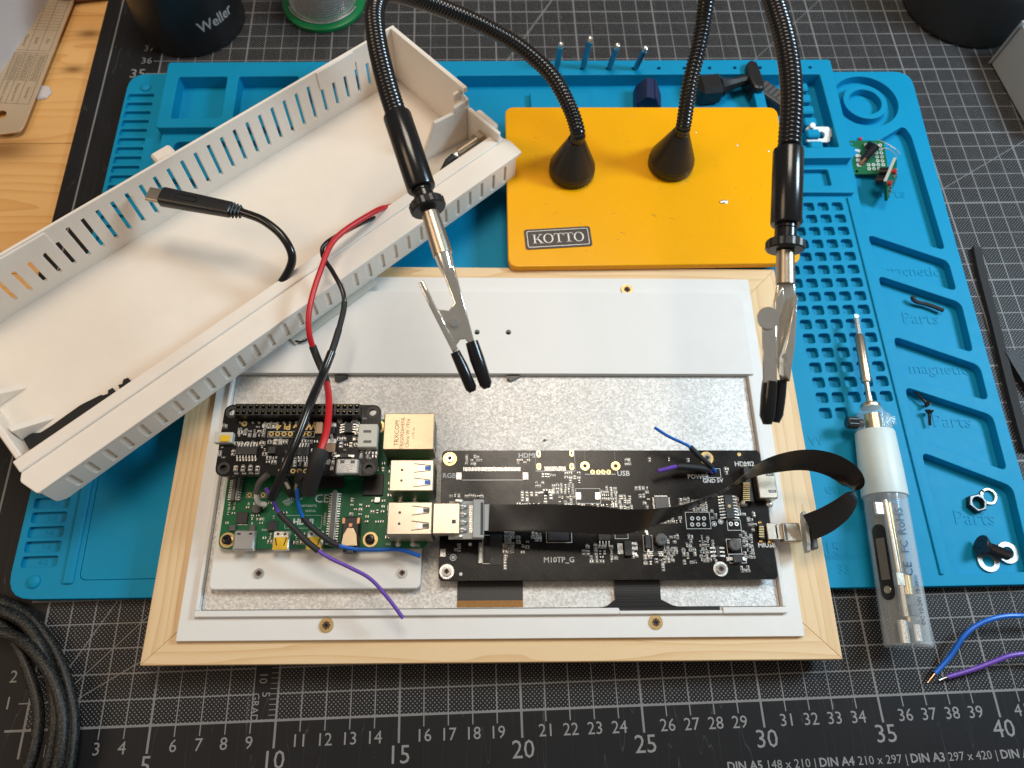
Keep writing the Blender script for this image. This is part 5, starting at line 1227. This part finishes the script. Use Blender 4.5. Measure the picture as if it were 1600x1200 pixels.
MB().cyl((-.05, .55, .2), (.1, .75, .5), .15, n=12).build('transistor', M['black'], t); MB().cyl((-.5, -.5, .2), (-.3, -.25, .4), .12, n=12).build('resistor', M['copper'], t)
for x, y in ((-1.12, -.75), (-.35, 1.2)): MB().cyl((x, y, .1), (x + .12, y, .12), .13, n=14).build('red_led', M['red'], t)
MB().tube(smooth([Vector((.5, .9, .5)), Vector((.75, .55, .7)), Vector((1.2, .1, .8)), Vector((1.5, -.2, .7))], 5), .025, 6).build('lead', M['tin'], t); MB().tube(smooth([Vector((.45, .35, .5)), Vector((.9, .1, .75)), Vector((1.35, -.25, .6))], 5), .025, 6).build('lead', M['tin'], t)
t = thing('sensor_board', 'small green board standing on edge with black parts and red leds', 'circuit board', at(1390, 292, .55), (R_(58), R_(8), 1.0))
MB().box(-1.15, -.1, 0, 1.05, 1.15, .15, ch=.01).build('green_circuit_board', M['pcb_green'], t); MB().box(-1.15, 1.151, .0, 1.05, 1.17, .15).build('board_edge', M['jst'], t)
for x, y in ((.35, .75), (-.35, .7)): MB().cyl((x, y, -.01), (x, y, -.55), .25, n=16).build('black_component', M['black'], t)
for x, y in ((-.9, .85), (.1, .9)): MB().cyl((x, y, .15), (x, y, .32), .14, n=14).build('red_led', M['red'], t)
g = MB(); cluster(g, -1, .0, .9, .7, 6, 3, 0, .9, text=False); g.v = [(p[0], p[1], p[2] + .15) for p in g.v]; tag(g.build('small_components', MATS_SMALL, t), kind='stuff')

# offcuts, screws, washers
def tube_thing(name, label, cat, pts, r, m, part, n=10):
    P = smooth([at(*p) for p in pts], 6); o0 = Vector((P[0].x, P[0].y, min(p.z for p in P) - (r if not isinstance(r, list) else max(r))))
    t = thing(name, label, cat, o0); MB().tube(P, r, n).build(part, m, t, origin=o0); return t, P, o0
t, P, o0 = tube_thing('sleeve_offcut', 'black shrink sleeve offcut in the upper Parts bin', 'offcut', [(1425, 463, .45), (1431, 471, .36), (1450, 476, .34), (1474, 485, .36)], .11, M['black_rubber'], 'sleeve', 8)
MB().tube([at(1424, 468, .36), at(1431, 472, .36)], .05, 6).build('split_tail', M['black_rubber'], t, origin=o0)
def small_screw(label, a, b, r=.075):
    A_, B_ = at(*a), at(*b); t = thing('small_screw', label, 'screw', A_, group='small black screws'); d = B_ - A_; q = Matrix.Translation(A_) @ d.to_track_quat('Z', 'Y').to_matrix().to_4x4(); L_ = d.length
    prof = [(.02, 0)]
    for k in range(int((L_ - .3) / .06)): prof += [(r * .8, .02 + k * .06), (r, .05 + k * .06)]
    prof += [(r, L_ - .2)]
    MB().lathe(prof, 12, q).build('thread', M['black'], t, origin=A_); MB().lathe([(r, L_ - .2), (.2, L_ - .03), (.2, L_), (.08, L_), (.08, L_ - .05)], 16, q).build('screw_head', M['black'], t, origin=A_)
small_screw('long black countersunk screw pointing up-left in the middle Parts bin', (1421, 604, .42), (1451, 633, .36)); small_screw('short black countersunk screw standing head up below the long one', (1453, 665, .30), (1452, 641, .42))
p = at(1522, 788, ZF); t = thing('hex_nut', 'black steel hex nut touching the silver spring washer', 'nut', p, (0, 0, .2))
MB().plate(circ(0, 0, .45, 6), [circ(0, 0, .26, 20)], 0, .34, .04).build('nut_body', M['black_gloss'], t)
p = at(1543, 776, ZF); t = thing('spring_washer', 'silver spring washer beside the black hex nut', 'washer', p, (R_(4), 0, 0))
MB().plate([(.40 * math.cos(R_(a)), .40 * math.sin(R_(a))) for a in range(140, 492, 12)] + [(.27 * math.cos(R_(a)), .27 * math.sin(R_(a))) for a in range(488, 138, -12)], [], 0, .12, .02).build('washer_ring', M['nickel'], t)
for u, v, lb, z in ((1543, 877, 'flat steel washer lying lowest in the bottom bin', ZF), (1573, 864, 'flat steel washer under the threads of the black bolt', ZF + .02)):
    p = at(u, v, z); t = thing('flat_washer', lb, 'washer', p, group='flat washers'); MB().plate(circ(0, 0, .50, 32), [circ(0, 0, .26, 24)], 0, .09, .015).build('washer_ring', M['washer'], t)
A_, B_ = at(1536, 852, .62), at(1576, 868, .48); d = B_ - A_; q = Matrix.Translation(A_) @ d.to_track_quat('Z', 'Y').to_matrix().to_4x4(); L_ = d.length
t = thing('socket_bolt', 'black countersunk hex socket bolt lying across the washers', 'bolt', A_)
prof = []
for k in range(13): prof += [(.20, .26 + k * (L_ - .26) / 13), (.24, .26 + (k + .5) * (L_ - .26) / 13)]
MB().lathe(prof, 20, q).build('bolt_thread', M['black'], t, origin=A_); MB().lathe([(.2, -.06), (.2, -.13), (.43, -.13), (.45, -.08), (.24, .26)], 28, q, axis_caps=False).build('bolt_head', M['black'], t, origin=A_); MB().lathe([(.2, -.131), (.2, .0), (.01, .0)], 6, q).build('hex_socket', M['black_gloss'], t, origin=A_)

def strip(label, pts, w, hgt, m, part):
    P = smooth([at(u, v, 0.002) for u, v in pts], 6); o0 = P[0].copy(); t = thing('foam_strip', label, 'foam strip', o0, group='black foam strips'); g = MB(); n = len(P)
    for i in range(n):
        d = (P[min(i + 1, n - 1)] - P[max(i - 1, 0)]).normalized(); nn = Vector((-d.y, d.x, 0)) * w / 2
        g.v += [tuple(P[i] + nn), tuple(P[i] - nn), tuple(P[i] - nn + Vector((0, 0, hgt))), tuple(P[i] + nn + Vector((0, 0, hgt)))]
    for i in range(n - 1):
        for k in range(4): a, b = i * 4 + k, i * 4 + (k + 1) % 4; g.f.append((b, a, a + 4, b + 4))
    g.f += [(0, 1, 2, 3), tuple(range(4 * n - 4, 4 * n))[::-1]]; g.m = [0] * len(g.f); g.build(part, m, t, origin=o0)
strip('long thin black foam strip on the mat along the blue edge', [(1522, 390), (1530, 430), (1548, 500), (1570, 590), (1585, 650), (1600, 706)], .42, .3, M['foam'], 'foam')
strip('wider black foam strip curving off the right picture edge', [(1573, 553), (1590, 582), (1612, 615), (1650, 655)], .62, .35, M['black_rubber'], 'foam')

# ================================================================ tools at the back
p = at(1, 0, 0)
cw = Vector((1.45, 39.35, .0)); t = thing('iron_stand', 'black round soldering stand base behind the blue mat', 'stand', cw)
prof = [(2.95, .0), (3.15, .1), (3.15, .5), (3.1, 1.2), (2.95, 3.2), (2.9, 4.4), (2.7, 4.7), (1.9, 4.8), (1.85, 4.2), (.01, 4.2)]
MB().lathe(prof, 72, None).build('stand_body', M['black'], t, angle=25)
g = MB(); g.text('Weller', .86, Matrix.Identity(4), .02, bold=.014)
ca = R_(-42)
g.v = [((3.21 - z_ * 0 + .0) * 1.0, x_, y_) for x_, y_, z_ in g.v]
out = []
for r_, x_, y_ in g.v:
    hgt = 1.75 + y_; rad = 3.1 - (hgt - 1.2) * .075 + .012; a = ca + x_ / rad; out.append((rad * math.cos(a), rad * math.sin(a), hgt))
g.v = out; g.build('stand_name', M['silk'], t)
cs = at(505, 2, .0); cs = Vector((9.35, 40.75, 0)); t = thing('solder_spool', 'green spool of bright solder wire behind the white housing', 'solder spool', cs)
MB().lathe([(2.45, .0), (2.55, .05), (2.55, .25), (2.45, .32), (1.2, .34)], 56).build('bottom_flange', M['green_plastic'], t)
prof = [(1.3, .33)]
for k in range(23): prof += [(1.97, .36 + k * .16), (2.06, .39 + k * .16), (2.06, .46 + k * .16), (1.97, .50 + k * .16)]
MB().lathe(prof + [(1.3, 4.15)], 64).build('solder_winding', M['chrome'], t, angle=12)
MB().lathe([(1.2, 4.16), (2.45, 4.18), (2.55, 4.25), (2.55, 4.4), (1.2, 4.5)], 56).build('top_flange', M['green_plastic'], t)
MB().tube([Vector((2.15 * math.cos(a), 2.15 * math.sin(a), .40 + .012 * math.sin(5 * a))) for a in [R_(200 + 4 * k) for k in range(36)]], .05, 8).build('loose_turn', M['tin'], t)
p = at(1503, 14, 0); t = thing('lamp_cup', 'dark grey cylindrical cup of the lamp in the upper right corner', 'cup', (50.4, 40.6, 0))  # round dark part of the desk lamp, shaped as an open cup
MB().lathe([(3.7, 0), (3.95, .08), (4.05, .3), (4.15, 7.5), (4.0, 7.6), (3.85, 7.4), (3.8, .5), (.01, .4)], 64).build('cup_body', M['charcoal'], t, angle=25)
MB().box(-.05, -.03, 2.4, .05, .06, 6.5, ch=.02, M=Matrix.Rotation(R_(-142), 4, 'Z') @ Matrix.Translation((4.06, 0, 0)) @ Matrix.Rotation(math.pi / 2, 4, 'Z')).build('slot', M['black'], t)
a = at(1569, 55, 3.0); t = thing('device_box', 'pale grey device housing cut by the right picture edge', 'device', (51.2, 29.2, 0), (0, 0, .12))
MB().box(.15, .1, .0, 9, 6.2, 3.0, ch=.12).build('box_body', M['grey_box'], t); MB().box(.05, 6.21, 0, 9, 6.35, 3.1, ch=.05).build('box_back', M['grey_box'], t)
for k in range(2): MB().box(1, .0, .3, 2, .09, .4).build('foot_rail', M['charcoal'], t)
# steel ruler
d = (Vector((-7.6, 41.5)) - Vector((-8.35, 31.3))).normalized(); ra = math.atan2(d.y, d.x) - math.pi / 2
rl0 = Vector((-8.05, 30.75, -.02)); t = thing('steel_ruler', 'brushed steel ruler with engraved tables on the wooden table', 'ruler', rl0, (0, 0, -.078))
MB().plate(round_poly([(-1.3, .75), (-.9, .1), (.05, -.25), (1.05, .0), (1.18, .4), (1.25, 16), (-1.3, 16)], .15), [circ(-.35, 1.15, .32, 24)], 0, .09, .012).build('ruler_blade', M['ruler'], t)
g = MB()
def ln(x0, y0, x1, y1, w=.022):
    a = Vector((x0, y0)); b = Vector((x1, y1)); dd = (b - a).normalized(); nn = Vector((-dd.y, dd.x)) * w / 2; g.add([(*(a + nn), .0915), (*(a - nn), .0915), (*(b - nn), .0915), (*(b + nn), .0915)], [(0, 1, 2, 3)])
for x in (-1.0, -.35, .3, .98): ln(x, 2.0, x, 5.9); ln(x, 6.1, x, 14)
for y in (2.0, 5.9, 6.1): ln(-1.0, y, .98, y)
for k in range(10): ln(-1.0, 3.75 + k * .22, .98, 3.75 + k * .22, .018); ln(-1.0, 7.8 + k * .25, .98, 7.8 + k * .25, .018)
for k in range(9): ln(-.92 + k * .22, 3.8, -.92 + k * .22, 5.85, .012)
for x, s_ in ((-.68, 'Vorbohren (mm)'), (-.03, 'Steigung (mm)'), (.64, 'Gewinde')): g.text(s_, .24, Mt(x, 2.85, .0915, -math.pi / 2), .0)
for x, s_ in ((-.68, 'Material'), (-.03, 'Stahl'), (.64, 'Alu')): g.text(s_, .28, Mt(x, 6.9, .0915, -math.pi / 2), .0)
for k in range(9):
    for x in (-.68, -.03, .64): marks(g, x - .12, 3.8 + k * .22, 4, .11)
g.v = [(p[0], p[1], .0915 if p[2] < .05 else p[2]) for p in g.v]
g.m = [0] * len(g.f)
g.build('engraved_tables', M['ruler_ink'], t)
p = at(58, 138, ZT); t = tag(MB().lathe([(.55, 0), (.58, .05), (.5, .15), (.01, .17)], 7, Mt(0, 0, 0)).build('white_chip', M['paper'], None, origin=(0, 0, 0)), 'small white disc peeking out from under the steel ruler', 'disc'); t.location = Vector((-6.62, 33.85, ZT)) * S
p = at(5, 60, 0); t = thing('paper_box', 'pale lilac carton at the left edge behind the steel ruler', 'carton', (-14.2, 34.6, ZT), (0, 0, -.25))
MB().box(0, 0, 0, 4.9, 9, 3.2, ch=.05).build('carton_body', M['paper'], t); MB().box(.1, -.005, 2.4, 4.8, -.001, 2.42).build('carton_seam', M['grey_box'], t)
t = thing('wood_block', 'red brown wooden block at the top edge behind the ruler', 'block', at(138, 2, ZT), (0, 0, .15))
MB().box(-1.4, -.2, 0, 1.4, 2.5, 1.4, ch=.2).build('block_body', M['maroon'], t); MB().box(-.6, .3, 1.4, .6, 1.6, 1.6, ch=.1).build('block_knob', M['maroon'], t)
t = thing('dark_case', 'dark case corner between the carton and the steel ruler', 'case', at(36, 0, ZT), (0, 0, -.3))
MB().box(-1.0, -.6, 0, .9, 3, .8, ch=.1).build('case_body', M['charcoal'], t); MB().box(-.6, .2, .8, .5, 1.5, .95, ch=.05).build('case_lid', M['black'], t)

# ================================================================ coiled braided cable
t = thing('braided_cable', 'coil of black braided cable in the lower left corner', 'cable', (-2.5, -.5, .0))
loops = [[(-60, 925, .3), (0, 940, .3), (50, 968, .35), (92, 1030, .4), (113, 1105, .45), (112, 1170, .5), (95, 1240, .5), (60, 1310, .4)],
         [(-60, 948, .75), (0, 955, .8), (42, 978, .85), (72, 1030, .9), (86, 1100, .9), (82, 1165, .9), (66, 1230, .8), (40, 1300, .5)],
         [(-60, 950, .4), (-10, 968, .45), (22, 1000, .5), (48, 1060, .5), (60, 1110, .55), (56, 1160, .6), (40, 1210, .6), (0, 1290, .4)],
         [(-30, 985, .9), (18, 993, .9), (50, 1015, 1.15), (82, 1060, 1.25), (98, 1120, 1.25), (92, 1190, 1.2), (70, 1260, 1.0), (30, 1320, .8)]]
for lp in loops: MB().tube(smooth([at(*p) for p in lp], 10), .225, 14).build('cable_turn', M['braid'], t, origin=(-2.5, -.5, 0))

# crumbs on the display
for i, (u, v, r) in enumerate(((851, 688, .09), (1066, 583, .06))):
    p = at(u, v, ZW + zp - .02); lb = ('black plastic crumb on the steel display back above the long board', 'tiny dark crumb at the near edge of the raised white panel')[i]
    tag(MB().prism([(-r, -r * .4), (r * .2, -r * .6), (r, 0), (r * .3, r * .5), (-r * .5, r * .5)], 0, .05).build('plastic_crumb', M['black'], None, origin=(0, 0, 0)), lb, 'crumb').location = p * S
